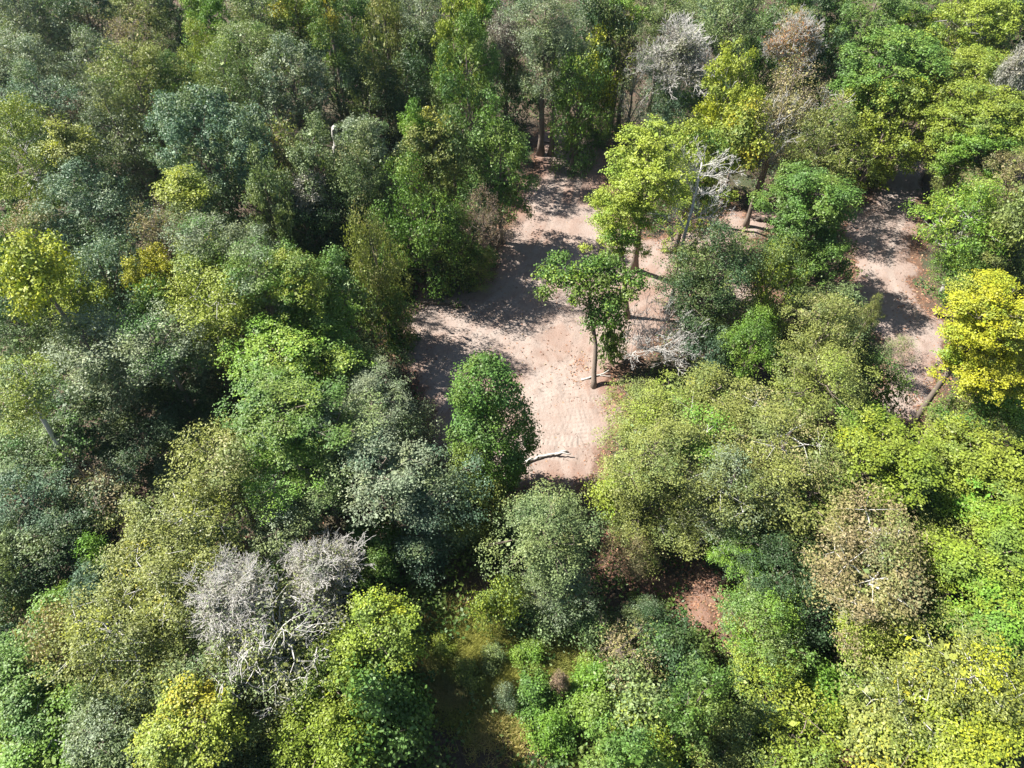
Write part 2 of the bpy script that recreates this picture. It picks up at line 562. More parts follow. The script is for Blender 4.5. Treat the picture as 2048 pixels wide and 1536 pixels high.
def twig_fan(rng, P, D, levels, length, r):
    """repeated forking; P, D are start points and directions"""
    out = [[], [], [], []]
    L = np.full(len(P), length)
    for lv, (kids, spread, shrink) in enumerate(levels):
        n = len(P)
        Pn = np.repeat(P, kids, 0)
        Dn = unit(np.repeat(D, kids, 0) + rng.normal(0, spread, (n * kids, 3)) + np.array([0, 0, 0.10]))
        Ln = np.repeat(L, kids) * rng.uniform(0.6, 1.15, n * kids)
        if lv:
            Pn = Pn - np.repeat(D * (L * rng.uniform(0, 0.55, n))[:, None], kids, 0) * rng.uniform(0, 1, (n * kids, 1))
        mid = Pn + Dn * Ln[:, None] * 0.5 + rng.normal(0, 0.05, (n * kids, 3)) * Ln[:, None]
        D2 = unit(Dn + rng.normal(0, 0.22, Dn.shape) + np.array([0, 0, 0.06]))
        end = mid + D2 * Ln[:, None] * 0.5
        ra, rb, rc = r, r * 0.85, r * 0.62
        for a, b, r0, r1 in ((Pn, mid, ra, rb), (mid, end, rb, rc)):
            out[0].append(a); out[1].append(b); out[2].append(np.full(len(a), r0)); out[3].append(np.full(len(a), r1))
        P, D, L = end, D2, Ln * shrink
        r = r * 0.62
    return [np.concatenate(o) for o in out] + [P, D]

LIB = {}

KIND = {  # density of clumps, leaves per clump, spread, leaf size, aspect, flat, up, droop, twig every, lobe radii, reach
    'dense': dict(dens=19, per=24, spread=0.17, size=0.155, aspect=0.62, flat=0.8, up=0.5, droop=0.0, every=30, lob=(0.26, 0.48), reach=0.66, sub=0.62, sr=(0.35, 0.85), sflat=0.8, core=1.0),
    'airy': dict(dens=15, per=23, spread=0.23, size=0.150, aspect=0.55, flat=0.75, up=0.4, droop=0.2, every=11, lob=(0.22, 0.46), reach=0.70, sub=0.62, sr=(0.3, 0.95), sflat=0.75, core=0.8),
    'maple': dict(dens=16, per=28, spread=0.20, size=0.155, aspect=0.7, flat=0.55, up=0.9, droop=0.25, every=24, lob=(0.22, 0.44), reach=0.70, sub=0.58, sr=(0.4, 0.95), sflat=0.5, core=0.9),
    'sparse': dict(dens=12, per=11, spread=0.28, size=0.14, aspect=0.55, flat=0.8, up=0.4, droop=0.2, every=4, lob=(0.22, 0.44), reach=0.70, sub=0.5, sr=(0.3, 0.9), sflat=0.8, core=0.3),
}

def build_variant(kind, R, seed, skirt=True, lobes=None):
    rng = np.random.default_rng(seed)
    Z = R * 1.05
    far = R > 4.5
    if kind in KIND:
        k = KIND[kind]
        fs = 1.3 if far else 1.0
        size = k['size'] * (1.3 if far else 1.0)
        C, Nr, li, lcm, si = crown_points(rng, R * 0.97, Z * 0.97, k['dens'] / fs ** 2, sub=k['sub'] / fs ** 1.6, sr_lo=k['sr'][0] * fs, sr_hi=k['sr'][1] * fs, sflat=k['sflat'], lob=k['lob'], reach=k['reach'], skirt=skirt and R > 2, lobes=lobes)
        cv = clump_values(rng, li, si, len(C))
        per = k['per']
        V, F, c, l = leaves_at(rng, C, Nr, per, k['spread'] * (1.15 if far else 1), size, k['aspect'], k['flat'], cv, k['up'], k['droop'])
        if k['core']:
            # oversized inner leaves, added to block light passing through the crown
            mi = int(len(C) * 0.55 * k['core'])
            sel = rng.integers(0, len(C), mi)
            ax = lcm[li[sel]] * rng.uniform(0.35, 0.95, (mi, 1))
            V2, F2, c2, l2 = leaves_at(rng, ax + (C[sel] - ax) * rng.uniform(0.25, 0.72, (mi, 1)), Nr[sel], 1, 0.12, 0.42 * fs, 0.7, 0.8, cv[sel], 0.5)
            F = np.concatenate([F, F2 + len(V)]); V = np.concatenate([V, V2])
            c, l = np.concatenate([c, c2]), np.concatenate([l, l2])
        crown = mesh_np('crown', V, F, M_LEAF, {'clump': ('FACE', c), 'leaf': ('FACE', l)})
        tv, tf = branch_tubes(rng, C, li, lcm, Z, k['every'], 0.03 + 0.008 * R)
        if kind == 'sparse':
            sel = np.arange(0, len(C), 9)
            a = twig_fan(rng, C[sel] - Nr[sel] * 0.5, Nr[sel], [(3, 0.45, 0.7), (2, 0.5, 0.6)], 0.8, 0.022)
            tv2, tf2 = tubes(a[0], a[1], a[2], a[3], 3)
            nv = len(tv)
            tv = np.concatenate([tv, tv2])
            tf = np.concatenate([tf, np.concatenate([tf2]) + nv])
        br = mesh_np('branches', tv, tf, M_BARK)
        return dict(crown=crown, branches=[('branches', br)], R=R, Z=Z)
    # bare: every limb a mesh of its own, a thin scatter of last leaves
    limbs, tips = [], []
    nl = 9
    for i in range(nl):
        az = i * 2.399 + rng.uniform(-0.3, 0.3)
        el = math.radians(rng.uniform(8, 38) if i < 6 else rng.uniform(50, 85))
        d = np.array([math.cos(az) * math.cos(el), math.sin(az) * math.cos(el), math.sin(el)])
        a0 = np.array([0, 0, -Z * rng.uniform(0.3, 0.75) if i < 6 else -Z * 0.15])
        reach = R * (0.52 if i < 6 else 0.5)
        mid = a0 + d * reach * 0.6 + rng.normal(0, 0.08, 3)
        end = mid + unit(d + np.array([0, 0, 0.5]) + rng.normal(0, 0.15, 3)) * reach * 0.5
        r = 0.035 + 0.014 * R
        P = np.stack([mid * 0.5 + a0 * 0.5, mid, mid * 0.5 + end * 0.5, end])
        D = unit(np.stack([mid - a0, mid - a0, end - mid, end - mid]) + rng.normal(0, 0.2, (4, 3)))
        a = twig_fan(rng, P, D, [(4, 0.55, 0.72), (4, 0.5, 0.72), (4, 0.48, 0.7), (2, 0.45, 0.7)], R * 0.30, 0.015 + 0.0016 * R)
        P0 = np.concatenate([[a0, mid], a[0]]); P1 = np.concatenate([[mid, end], a[1]])
        R0 = np.concatenate([[r, r * 0.7], a[2]]); R1 = np.concatenate([[r * 0.7, r * 0.4], a[3]])
        v, f = tubes(P0, P1, np.maximum(R0, 0.006 + 0.0017 * R), np.maximum(R1, 0.005 + 0.0017 * R), 3)
        limbs.append(('limb', mesh_np('limb', v, f, M_BARK)))
        tips.append(a[4])
    T = np.concatenate(tips)
    T = T[rng.random(len(T)) < 0.45] * rng.uniform(0.55, 1.0, (1, 1))
    V, F, c, l = leaves_at(rng, T, unit(T), 5, 0.22, 0.15, 0.55, 0.8, None, 0.4, 0.2)
    crown = mesh_np('crown', V, F, M_LEAF, {'clump': ('FACE', c), 'leaf': ('FACE', l)})
    return dict(crown=crown, branches=limbs, R=R, Z=Z)

SIZES = {'dense': [(1.3, 1), (2.6, 2), (3.7, 2), (5.2, 2)], 'airy': [(1.3, 1), (2.6, 2), (3.7, 3), (5.2, 2)], 'maple': [(1.3, 1), (2.6, 1), (3.7, 2), (5.2, 1)],
         'sparse': [(1.3, 1), (2.6, 1), (3.7, 2), (5.2, 1)], 'bare': [(2.2, 1), (3.6, 2)]}
s_ = 100
for kd, ss in SIZES.items():
    for R_, n_ in ss:
        for j_ in range(n_):
            s_ += 1
            LIB.setdefault(kd, []).append(build_variant(kd, R_, s_))

for kd in ('dense', 'airy', 'maple', 'sparse'):
    for R_ in ((3.7,) if kd != 'maple' else (2.6, 3.7)):
        s_ += 1
        LIB.setdefault(kd + '_open', []).append(build_variant(kd, R_, s_, False))

C_ = dict(sage=(0.16, 0.21, 0.095), silver=(0.205, 0.245, 0.165), blue=(0.1, 0.16, 0.105), dark=(0.045, 0.08, 0.034), green=(0.1, 0.178, 0.045), bright=(0.15, 0.262, 0.052), yg=(0.235, 0.29, 0.058), olive=(0.19, 0.215, 0.07), tan=(0.265, 0.225, 0.125), yellow=(0.31, 0.315, 0.045), gold=(0.34, 0.285, 0.05), lime=(0.19, 0.255, 0.048), pink=(0.3, 0.215, 0.17), grey=(0.285, 0.272, 0.24), rust=(0.36, 0.18, 0.075))  # dark leaf tone has the shade of trees in gaps painted in
BARKS = dict(brown=(0.17, 0.135, 0.11), grey=(0.44, 0.425, 0.40), white=(0.47, 0.455, 0.43), dark=(0.085, 0.068, 0.055))

PICK = {}
def plant(u, v, w, hp, H, kind, prim, sec, share, name, label, bark='brown', cat='tree', group=None, base=None, yaw=None, var=None, open_=False, lib=None):
    """a tree whose crown shows round u, v with the width w and the height hp in the survey photo and whose top is H metres up"""
    w, hp = w * 1.02, hp * 1.02
    H *= 1 - 0.32 * min(max((v - 700) / 300, 0), 1)
    R = w * 0.03 / 2
    if cat == 'tree' and not open_ and not base and v < 1000:
        H *= 0.90 + 0.26 * ((u * 37 + v * 91) % 101) / 101
    if v < 800 and cat == 'tree' and kind != 'bare':
        hp *= 1.12
    z = H * 0.6
    for _ in range(6):
        d = ray(u, v)
        t_ = (z - CAM_H) / d[2]
        R = w / 2 * t_
        th = math.atan2(-d[2], math.hypot(d[0], d[1]))
        q = max(hp / w, 0.82 if hp < w * 0.82 else 0)
        asp = math.sqrt(max(q * q - math.sin(th) ** 2, 0.10)) / math.cos(th)
        Z = R * min(max(asp, 0.5), 2.6)
        z = max(H - Z, Z * 0.92 + 0.25)
    c = at(u, v, z)
    cands = lib or LIB[kind + ('_open' if open_ and kind != 'bare' else '')]
    best = min(abs(math.log(R / x['R'])) for x in cands)
    cands = [x for x in cands if abs(math.log(R / x['R'])) < best + 0.05]
    k = (kind, cands[0]['R'])
    PICK[k] = PICK.get(k, -1) + 1
    vr = cands[(PICK[k] if var is None else var) % len(cands)]
    rng = np.random.default_rng(int(u * 7 + v * 13 + 5000))
    b = c.copy(); b[2] = 0
    if base:
        b = at(*base)
    root = link(name, None, None, tuple(b))
    root.empty_display_size = 0.5
    tag(root, label, cat, group)
    rel = c - b
    r0 = 0.075 + 0.016 * (z + Z) * (0.55 + 0.45 * R / 4)
    if cat == 'shrub':
        r0 *= 0.5
    P = curve_pts([(0, 0, -0.15), (rel[0] * 0.30, rel[1] * 0.30, rel[2] * 0.35), (rel[0] * 0.8, rel[1] * 0.8, rel[2] * 0.75), (rel[0], rel[1], rel[2] + Z * 0.45)], 9, 0.05 * (R / 3), rng)
    s = np.linspace(0, 1, 9)
    Rr = r0 * (1 - 0.85 * s) * np.where(s < 0.05, 1.45, 1)
    tv, tf = pipe(P, Rr, 8, rng, 0.08)
    tr = link('trunk', mesh_np('trunk', tv, tf, M_BARK, None, True), root)
    tr.color = (*BARKS[bark if kind == 'bare' or base else 'brown'], 1)
    a = rng.uniform(0, 6.283) if yaw is None else yaw
    sx, sz = R / vr['R'], Z / vr['Z']
    sx1 = sx * rng.uniform(0.94, 1.06)
    def dress(o):
        o.location = tuple(rel); o.rotation_euler = (0, 0, a); o.scale = (sx1, sx, sz)
    cr = link('crown', vr['crown'], root)
    dress(cr)
    jit = rng.uniform(0.86, 1.14)
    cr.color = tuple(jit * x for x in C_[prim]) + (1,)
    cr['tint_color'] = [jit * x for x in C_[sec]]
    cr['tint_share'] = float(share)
    cr['kind'] = 'stuff'
    for n_, me in vr['branches']:
        br = link(n_, me, tr)
        dress(br)
        br.color = (*BARKS[bark], 1)
        if n_ == 'branches':
            br['kind'] = 'stuff'
    return root

G_GREEN, G_YEL, G_BARE, G_THIN, G_SHRUB = 'green broadleaf trees of the wood', 'yellow and golden autumn trees', 'bare grey trees', 'thin brown and grey green trees', 'shrubs and saplings on the ground'
KN = {'g': ('green_tree', G_GREEN, 'tree'), 'y': ('yellow_tree', G_YEL, 'tree'), 'b': ('bare_tree', G_BARE, 'tree'), 't': ('thinning_tree', G_THIN, 'tree'), 's': ('shrub', G_SHRUB, 'shrub')}

TREES = [
# far band, from one side of the view to the other
('t', 50, 45, 190, 170, 15, 'airy', 'silver', 'tan', .25, 'pale grey green airy tree in the top left corner of the wood'),
('g', 165, 5, 130, 110, 14, 'dense', 'dark', 'blue', .4, 'dark bluish tree at the top edge beside the corner tree'),
('t', 190, 75, 100, 120, 14, 'sparse', 'tan', 'sage', .4, 'pale tan thin crown near the top left corner'),
('g', 268, 10, 140, 110, 15, 'airy', 'olive', 'sage', .5, 'muted olive tree at the top edge before a dark gap'),
('t', 270, 85, 110, 110, 14, 'sparse', 'tan', 'yg', .4, 'tan and yellow thin tree in front of the muted olive one'),
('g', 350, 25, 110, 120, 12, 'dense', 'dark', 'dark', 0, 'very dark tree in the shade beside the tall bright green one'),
('y', 425, 45, 120, 170, 17, 'maple', 'bright', 'yellow', .25, 'tall bright green tree with a yellow edge at the top'),
('g', 510, 40, 120, 120, 15, 'airy', 'sage', 'tan', .4, 'grey green tree with brownish tips beside the tall bright green one'),
('y', 588, 10, 100, 100, 17, 'maple', 'yg', 'gold', .5, 'yellow topped tree at the top edge above an olive crown'),
('y', 655, 22, 80, 110, 17, 'maple', 'green', 'gold', .5, 'narrow green tree with golden tips at the top edge'),
('g', 600, 75, 150, 110, 14, 'airy', 'green', 'olive', .5, 'olive green crown under two yellow topped trees'),
('g', 705, 50, 100, 140, 15, 'dense', 'green', 'sage', .3, 'fresh green tree beside the narrow golden tipped one'),
('t', 772, 75, 100, 160, 15, 'airy', 'olive', 'tan', .4, 'olive yellow slim tree in dark green wood near the top'),
('g', 845, 30, 120, 120, 15, 'airy', 'silver', 'dark', .5, 'dull grey green tree behind the slim yellow green column'),
('g', 848, 125, 110, 140, 13, 'airy', 'dark', 'sage', .4, 'dark grey green tree left of the slim yellow green column'),
('y', 920, 65, 95, 190, 18, 'maple', 'yg', 'bright', .4, 'slim yellow green column of a tree at the top middle'),
('g', 966, 25, 50, 90, 15, 'maple', 'bright', 'yg', .3, 'small bright green spire beside the slim yellow green column'),
('b', 1010, 85, 130, 140, 14, 'bare', 'grey', 'silver', .3, 'silvery twiggy crown behind the big dense green tree'),
('g', 1090, 45, 160, 130, 16, 'airy', 'silver', 'sage', .5, 'wide grey green tree at the top middle beyond the clearing'),
('g', 1110, 120, 130, 150, 14, 'airy', 'silver', 'dark', .3, 'grey green tree with bare lower stem beyond the head of the clearing'),
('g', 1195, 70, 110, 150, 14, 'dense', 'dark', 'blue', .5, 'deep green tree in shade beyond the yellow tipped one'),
('g', 1250, 15, 90, 90, 16, 'dense', 'bright', 'green', .5, 'bright green top at the upper edge above the cream tinted tree'),
('y', 1258, 75, 90, 130, 15, 'sparse', 'yg', 'tan', .5, 'cream and yellow thin tree beside the great bare grey tree'),
('g', 1330, 20, 130, 90, 15, 'airy', 'sage', 'yg', .4, 'sage green tree at the top edge above the great bare grey tree'),
('b', 1355, 115, 190, 170, 16, 'bare', 'grey', 'silver', .3, 'great bare pale grey twiggy tree beyond the clearing', dict(bark='white', yaw=1.0)),
('t', 1265, 185, 120, 180, 13, 'sparse', 'silver', 'tan', .3, 'thin grey green tree standing beside the great bare grey tree', dict(bark='grey')),
('g', 1462, 35, 150, 130, 16, 'airy', 'sage', 'olive', .4, 'grey green tree with a tall dark stem showing below its crown', dict(base=(1462, 200))),
('g', 1530, 95, 100, 150, 14, 'airy', 'green', 'silver', .4, 'leafy green tree between the tall dark stem and the bare rust tipped tree'),
('b', 1590, 85, 130, 130, 16, 'bare', 'rust', 'tan', .5, 'bare white tree with rust coloured leaves at its outer tips', dict(bark='white')),
('g', 1655, 25, 110, 110, 14, 'dense', 'dark', 'green', .4, 'dark green tree at the top behind the bare rust tipped tree'),
('g', 1745, 25, 140, 110, 15, 'dense', 'green', 'sage', .5, 'mid green tree at the top edge with a tan neighbour'),
('g', 1820, 15, 120, 90, 15, 'maple', 'green', 'yg', .5, 'green layered tree at the top edge beside a black gap'),
('y', 1945, 40, 180, 150, 16, 'maple', 'yg', 'lime', .4, 'yellow green tree with a pale slanting stem in the top right corner', dict(bark='white', base=(1905, 130))),
('g', 2030, 60, 110, 130, 13, 'dense', 'dark', 'green', .3, 'dark shaded tree at the right edge behind the dead white one'),
# second band
('g', 30, 135, 160, 120, 14, 'airy', 'silver', 'green', .3, 'pale bluish green tree at the left edge under the corner tree'),
('t', 105, 105, 120, 130, 14, 'sparse', 'silver', 'sage', .5, 'grey blue thin crown beside the tan crown near the top left'),
('b', 15, 175, 110, 110, 14, 'bare', 'silver', 'yellow', .3, 'greyish twiggy tree at the left edge among pale green crowns'),
('g', 85, 195, 160, 120, 14, 'airy', 'blue', 'silver', .5, 'bluish green broad crown under the grey blue thin one'),
('g', 195, 155, 150, 150, 15, 'airy', 'silver', 'sage', .4, 'pale grey green airy tree in the middle of the upper left wood'),
('t', 132, 228, 90, 70, 12, 'sparse', 'pink', 'tan', .4, 'pinkish tan twiggy patch between pale green crowns on the left'),
('g', 275, 170, 170, 150, 15, 'airy', 'olive', 'green', .4, 'dull olive green tree behind the big blue green dome'),
('g', 345, 150, 90, 80, 14, 'dense', 'green', 'yg', .3, 'small rounded fresh green tree beside the black gap'),
('g', 415, 140, 130, 160, 16, 'airy', 'yg', 'sage', .5, 'airy yellow green tree under the tall bright green one'),
('g', 465, 205, 150, 170, 15, 'airy', 'sage', 'yg', .4, 'pale green airy tree with a dark slanting stem', dict(base=(492, 300))),
('g', 500, 115, 150, 120, 14, 'airy', 'sage', 'green', .5, 'dull sage tree in front of the brown tipped grey green one'),
('g', 585, 170, 165, 170, 15, 'dense', 'silver', 'blue', .4, 'silver green dense dome in the upper wood, dark on one side'),
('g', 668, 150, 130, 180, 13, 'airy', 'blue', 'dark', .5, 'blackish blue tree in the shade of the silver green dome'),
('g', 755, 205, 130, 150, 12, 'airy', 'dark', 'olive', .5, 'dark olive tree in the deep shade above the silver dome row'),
('g', 815, 195, 110, 140, 12, 'airy', 'dark', 'tan', .2, 'brownish dark crown beside the big dense green tree'),
('g', 935, 170, 150, 220, 16, 'dense', 'green', 'sage', .4, 'big dense green tree beyond the head of the clearing'),
('g', 1015, 190, 110, 160, 11, 'dense', 'dark', 'green', .4, 'dark green tree in the shade of the big dense green one'),
('g', 1155, 205, 120, 180, 12, 'airy', 'green', 'yg', .4, 'green tree at the head of the clearing'),
('y', 1185, 160, 65, 110, 11, 'maple', 'yg', 'yellow', .6, 'small yellow tipped tree over the head of the clearing'),
('g', 1200, 245, 80, 90, 6, 'airy', 'green', 'olive', .4, 'low green tree at the end of the clearing by the leaf pile'),
('y', 1452, 215, 130, 210, 16, 'maple', 'yg', 'yellow', .5, 'tall slim yellow tree with orange tips and a white stem', dict(open_=True, bark='white')),
('y', 1478, 275, 80, 90, 13, 'maple', 'yg', 'gold', .5, 'orange flecked low side of the tall slim yellow tree'),
('t', 1580, 185, 120, 110, 14, 'sparse', 'tan', 'sage', .3, 'tan thin tree below the bare rust tipped tree'),
('g', 1720, 200, 90, 90, 11, 'dense', 'bright', 'green', .5, 'small bright green tree in shade beside the golden green tree'),
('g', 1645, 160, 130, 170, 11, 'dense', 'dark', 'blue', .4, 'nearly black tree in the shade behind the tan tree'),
('g', 1790, 125, 200, 150, 16, 'maple', 'green', 'yg', .35, 'large layered green tree in the upper right wood'),
('y', 1780, 240, 185, 200, 14, 'maple', 'yg', 'yellow', .35, 'large golden green dense tree above the dirt track'),
('y', 1955, 160, 190, 140, 15, 'maple', 'yg', 'lime', .4, 'yellow green broad crown below the pale slanting stem'),
('b', 2022, 160, 80, 150, 15, 'bare', 'grey', 'tan', .2, 'dead white tree with short crooked limbs at the right edge', dict(bark='white')),
('t', 1555, 250, 100, 130, 13, 'sparse', 'tan', 'olive', .4, 'tan green thin tree beside the tall slim yellow tree', dict(bark='grey')),
# third band
('g', 45, 290, 180, 160, 16, 'airy', 'yg', 'sage', .5, 'pale yellow green tree with long grey limbs at the left edge', dict(bark='grey', base=(105, 420))),
('g', 240, 270, 170, 180, 15, 'airy', 'silver', 'dark', .3, 'silvery green tree with a long leaning bare stem', dict(base=(335, 415))),
('y', 135, 292, 70, 60, 15, 'maple', 'olive', 'yellow', .5, 'small mustard yellow tuft between two silvery trees'),
('g', 165, 350, 150, 130, 12, 'airy', 'dark', 'green', .4, 'shaded dark green crown below the mustard yellow tuft'),
('g', 415, 285, 210, 220, 16, 'dense', 'blue', 'silver', .35, 'big blue green dome, largest dense crown in the upper left wood'),
('g', 525, 275, 80, 90, 13, 'dense', 'blue', 'silver', .4, 'small blue green crown at the shoulder of the big blue dome'),
('t', 575, 300, 80, 100, 12, 'sparse', 'tan', 'olive', .5, 'olive tan thin tree between the blue dome and the broken snag'),
('g', 628, 325, 115, 130, 13, 'dense', 'sage', 'silver', .4, 'sage green dome just below the broken snag'),
('g', 733, 300, 110, 120, 13, 'dense', 'silver', 'sage', .5, 'silver green dome beside the broken snag'),
('g', 715, 365, 110, 120, 12, 'airy', 'sage', 'tan', .3, 'grey green airy crown below the silver green dome'),
('g', 827, 255, 40, 60, 13, 'maple', 'bright', 'green', .4, 'small vivid green tip behind the golden olive tree'),
('y', 855, 290, 120, 130, 14, 'maple', 'olive', 'gold', .45, 'golden olive tree near the head of the clearing'),
('g', 905, 300, 80, 120, 12, 'airy', 'sage', 'green', .5, 'pale green crown between the golden olive tree and the round green one'),
('g', 1000, 310, 130, 150, 13, 'dense', 'green', 'sage', .35, 'round bright green tree on the left rim of the clearing'),
('b', 622, 390, 95, 110, 12, 'bare', 'grey', 'sage', .2, 'small bare lilac grey twiggy tree among dark green crowns', dict(bark='grey')),
('y', 362, 375, 70, 50, 14, 'maple', 'yg', 'yellow', .5, 'small yellow tuft with a bright green tip above the pale dome'),
('g', 395, 420, 140, 130, 14, 'dense', 'sage', 'silver', .5, 'pale sage dome below the big blue green dome'),
('g', 542, 415, 105, 170, 14, 'dense', 'sage', 'silver', .4, 'tall sage column with a deep shadow beside it'),
('g', 190, 440, 220, 170, 15, 'airy', 'blue', 'silver', .5, 'wide blue grey airy crown in the left wood'),
('t', 75, 465, 110, 100, 13, 'airy', 'tan', 'sage', .5, 'pale tan green tree left of the wide blue grey crown'),
('t', 315, 460, 110, 110, 12, 'sparse', 'tan', 'olive', .4, 'tan olive thin tree beside the wide blue grey crown'),
('g', 405, 480, 130, 90, 13, 'airy', 'silver', 'green', .4, 'silvery crown below the pale sage dome'),
('g', 505, 495, 100, 90, 12, 'airy', 'silver', 'green', .4, 'light green airy crown at the foot of the tall sage column'),
('g', 20, 485, 110, 110, 12, 'dense', 'green', 'bright', .4, 'mid green tree at the left edge above the yellow tree'),
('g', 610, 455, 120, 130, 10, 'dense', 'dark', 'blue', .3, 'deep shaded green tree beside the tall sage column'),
('g', 690, 430, 110, 120, 11, 'airy', 'dark', 'sage', .3, 'dark crown with pale limbs behind the olive column tree'),
('g', 848, 455, 185, 240, 13, 'airy', 'green', 'yg', .35, 'big green tree on the left rim of the clearing, yellow green on top'),
('g', 905, 500, 120, 160, 9, 'dense', 'dark', 'green', .5, 'dark shaded lower crown beside the big green clearing tree'),
('t', 968, 450, 95, 120, 11, 'sparse', 'pink', 'tan', .4, 'pinkish grey thin tree standing on the rim of the clearing', dict(open_=True, base=(964, 552))),
('g', 955, 520, 80, 70, 5, 'airy', 'olive', 'green', .5, 'low olive sapling under the pinkish grey thin tree'),
('t', 755, 545, 110, 210, 13, 'airy', 'olive', 'tan', .3, 'slim olive column tree on the left rim of the clearing'),
('g', 770, 620, 100, 120, 7, 'dense', 'green', 'olive', .4, 'low green skirt of foliage at the foot of the olive column'),
('g', 690, 605, 90, 110, 9, 'dense', 'sage', 'green', .5, 'fresh green crown pressed against the olive column tree'),
('y', 1290, 335, 190, 160, 17, 'maple', 'yg', 'lime', .4, 'yellow green layered maple over the right rim of the clearing', dict(open_=True, base=(1268, 540))),
('y', 1240, 440, 150, 140, 13, 'maple', 'yg', 'bright', .4, 'low yellow green maple crown hanging out over the clearing', dict(open_=True, base=(1255, 636))),
('y', 1390, 330, 150, 180, 14, 'maple', 'yg', 'green', .4, 'loose yellow green tree behind the tall dead white trunk', dict(bark='grey')),
('t', 1650, 235, 110, 110, 13, 'sparse', 'tan', 'green', .4, 'tan tree with white limbs beside the golden green tree', dict(bark='white')),
('g', 1635, 300, 170, 150, 13, 'airy', 'olive', 'green', .4, 'olive green rounded tree behind the big leafy green tree'),
('g', 1625, 405, 190, 150, 13, 'maple', 'green', 'bright', .3, 'big leafy green tree between the clearing and the dirt track', dict(open_=True, base=(1650, 600))),
('g', 1610, 500, 160, 170, 10, 'maple', 'green', 'bright', .3, 'lower leafy green tree beside the dirt track, deep glossy green', dict(open_=True)),
('g', 1900, 355, 80, 120, 9, 'airy', 'olive', 'sage', .5, 'olive tree above the far bend of the dirt track', dict(open_=True)),
('y', 1965, 235, 200, 130, 14, 'maple', 'yg', 'lime', .4, 'bright yellow green wide crown on the upper right'),
('g', 1960, 300, 160, 120, 13, 'maple', 'bright', 'green', .5, 'fresh green crown below the bright yellow green wide one'),
('t', 2000, 360, 140, 110, 13, 'airy', 'tan', 'olive', .5, 'tan olive crown at the right edge beside the track'),
('g', 2035, 430, 90, 110, 11, 'airy', 'olive', 'yg', .4, 'olive yellow crown at the right edge with red leaves beneath'),
('g', 1925, 450, 185, 170, 12, 'airy', 'bright', 'yg', .5, 'bright airy tree with a leaning pale stem beside the track', dict(open_=True, bark='grey', base=(1885, 590))),
('g', 1925, 550, 140, 130, 8, 'airy', 'green', 'yg', .4, 'low leafy skirt of the bright airy tree beside the track', dict(open_=True)),
# middle left
('y', 70, 545, 110, 110, 16, 'maple', 'yg', 'yellow', .55, 'bright yellow layered crown near the left edge, upper of two'),
('y', 135, 590, 130, 140, 15, 'maple', 'yg', 'yellow', .5, 'bright yellow layered crown near the left edge, lower of two'),
('g', 215, 560, 150, 150, 13, 'airy', 'blue', 'silver', .4, 'dark blue green crown between the yellow and the golden tree'),
('y', 305, 550, 100, 120, 14, 'maple', 'yellow', 'gold', .5, 'golden yellow narrow tree standing among dark crowns on the left'),
('g', 310, 615, 90, 90, 11, 'airy', 'green', 'yg', .4, 'green lower crown just under the golden yellow narrow tree'),
('g', 410, 535, 140, 110, 14, 'airy', 'yg', 'sage', .5, 'yellow green airy crown beside the golden yellow narrow tree'),
('g', 515, 545, 140, 110, 14, 'airy', 'green', 'silver', .4, 'bright silvery green crown above the forked grey limb'),
('g', 435, 605, 170, 130, 14, 'airy', 'yg', 'olive', .4, 'loose yellow green tree with a forked grey limb', dict(bark='grey', base=(545, 690))),
('g', 598, 560, 125, 110, 14, 'dense', 'yg', 'green', .5, 'yellow green dome behind the large lobed green tree'),
('g', 665, 545, 60, 70, 12, 'dense', 'green', 'sage', .4, 'small green tip by the dark gap beside the olive column'),
('g', 630, 640, 170, 130, 11.5, 'maple', 'bright', 'yg', .45, 'large lobed yellow green tree, its upper crown'),
('g', 545, 695, 170, 120, 11, 'maple', 'bright', 'yg', .45, 'lobed yellow green crown reaching over the shaded hollow'),
('g', 655, 720, 160, 130, 10, 'maple', 'green', 'yg', .45, 'lobed yellow green crown next to the dirt clearing'),
('g', 35, 650, 130, 120, 12, 'airy', 'sage', 'dark', .4, 'greyish green tree at the left edge below the yellow crowns'),
('g', 175, 690, 180, 120, 12, 'airy', 'silver', 'dark', .4, 'silvery dark crown below the lower yellow crown'),
('g', 310, 685, 170, 110, 12, 'airy', 'silver', 'green', .4, 'silver green crown above the shaded hollow'),
('g', 395, 690, 120, 130, 11, 'airy', 'silver', 'tan', .2, 'silvery crown with bare twigs beside the shaded hollow'),
('g', 215, 765, 140, 110, 11, 'airy', 'silver', 'green', .4, 'pale silver green crown in the middle of the dark left wood'),
('t', 450, 755, 100, 100, 7, 'sparse', 'tan', 'olive', .5, 'tan olive thin tree in the shaded hollow by the lobed tree'),
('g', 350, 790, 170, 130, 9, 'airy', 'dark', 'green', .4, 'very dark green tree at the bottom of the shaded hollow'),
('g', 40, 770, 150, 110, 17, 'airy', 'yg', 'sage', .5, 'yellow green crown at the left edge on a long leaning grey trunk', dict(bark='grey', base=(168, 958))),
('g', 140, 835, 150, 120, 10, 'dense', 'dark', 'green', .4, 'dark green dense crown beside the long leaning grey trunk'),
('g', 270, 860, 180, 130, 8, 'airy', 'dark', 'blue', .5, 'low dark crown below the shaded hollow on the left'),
('g', 40, 900, 160, 120, 8, 'airy', 'sage', 'green', .4, 'pale sage low tree under the long leaning grey trunk'),
('g', 395, 870, 110, 100, 7, 'airy', 'dark', 'olive', .4, 'small dark tree tucked against the big olive oak'),
# centre and near left
('g', 565, 820, 220, 160, 14, 'maple', 'green', 'yg', .35, 'wide yellow green crown left of the clearing'),
('g', 565, 915, 200, 160, 14, 'airy', 'bright', 'sage', .4, 'bright green airy crown behind the big olive oak'),
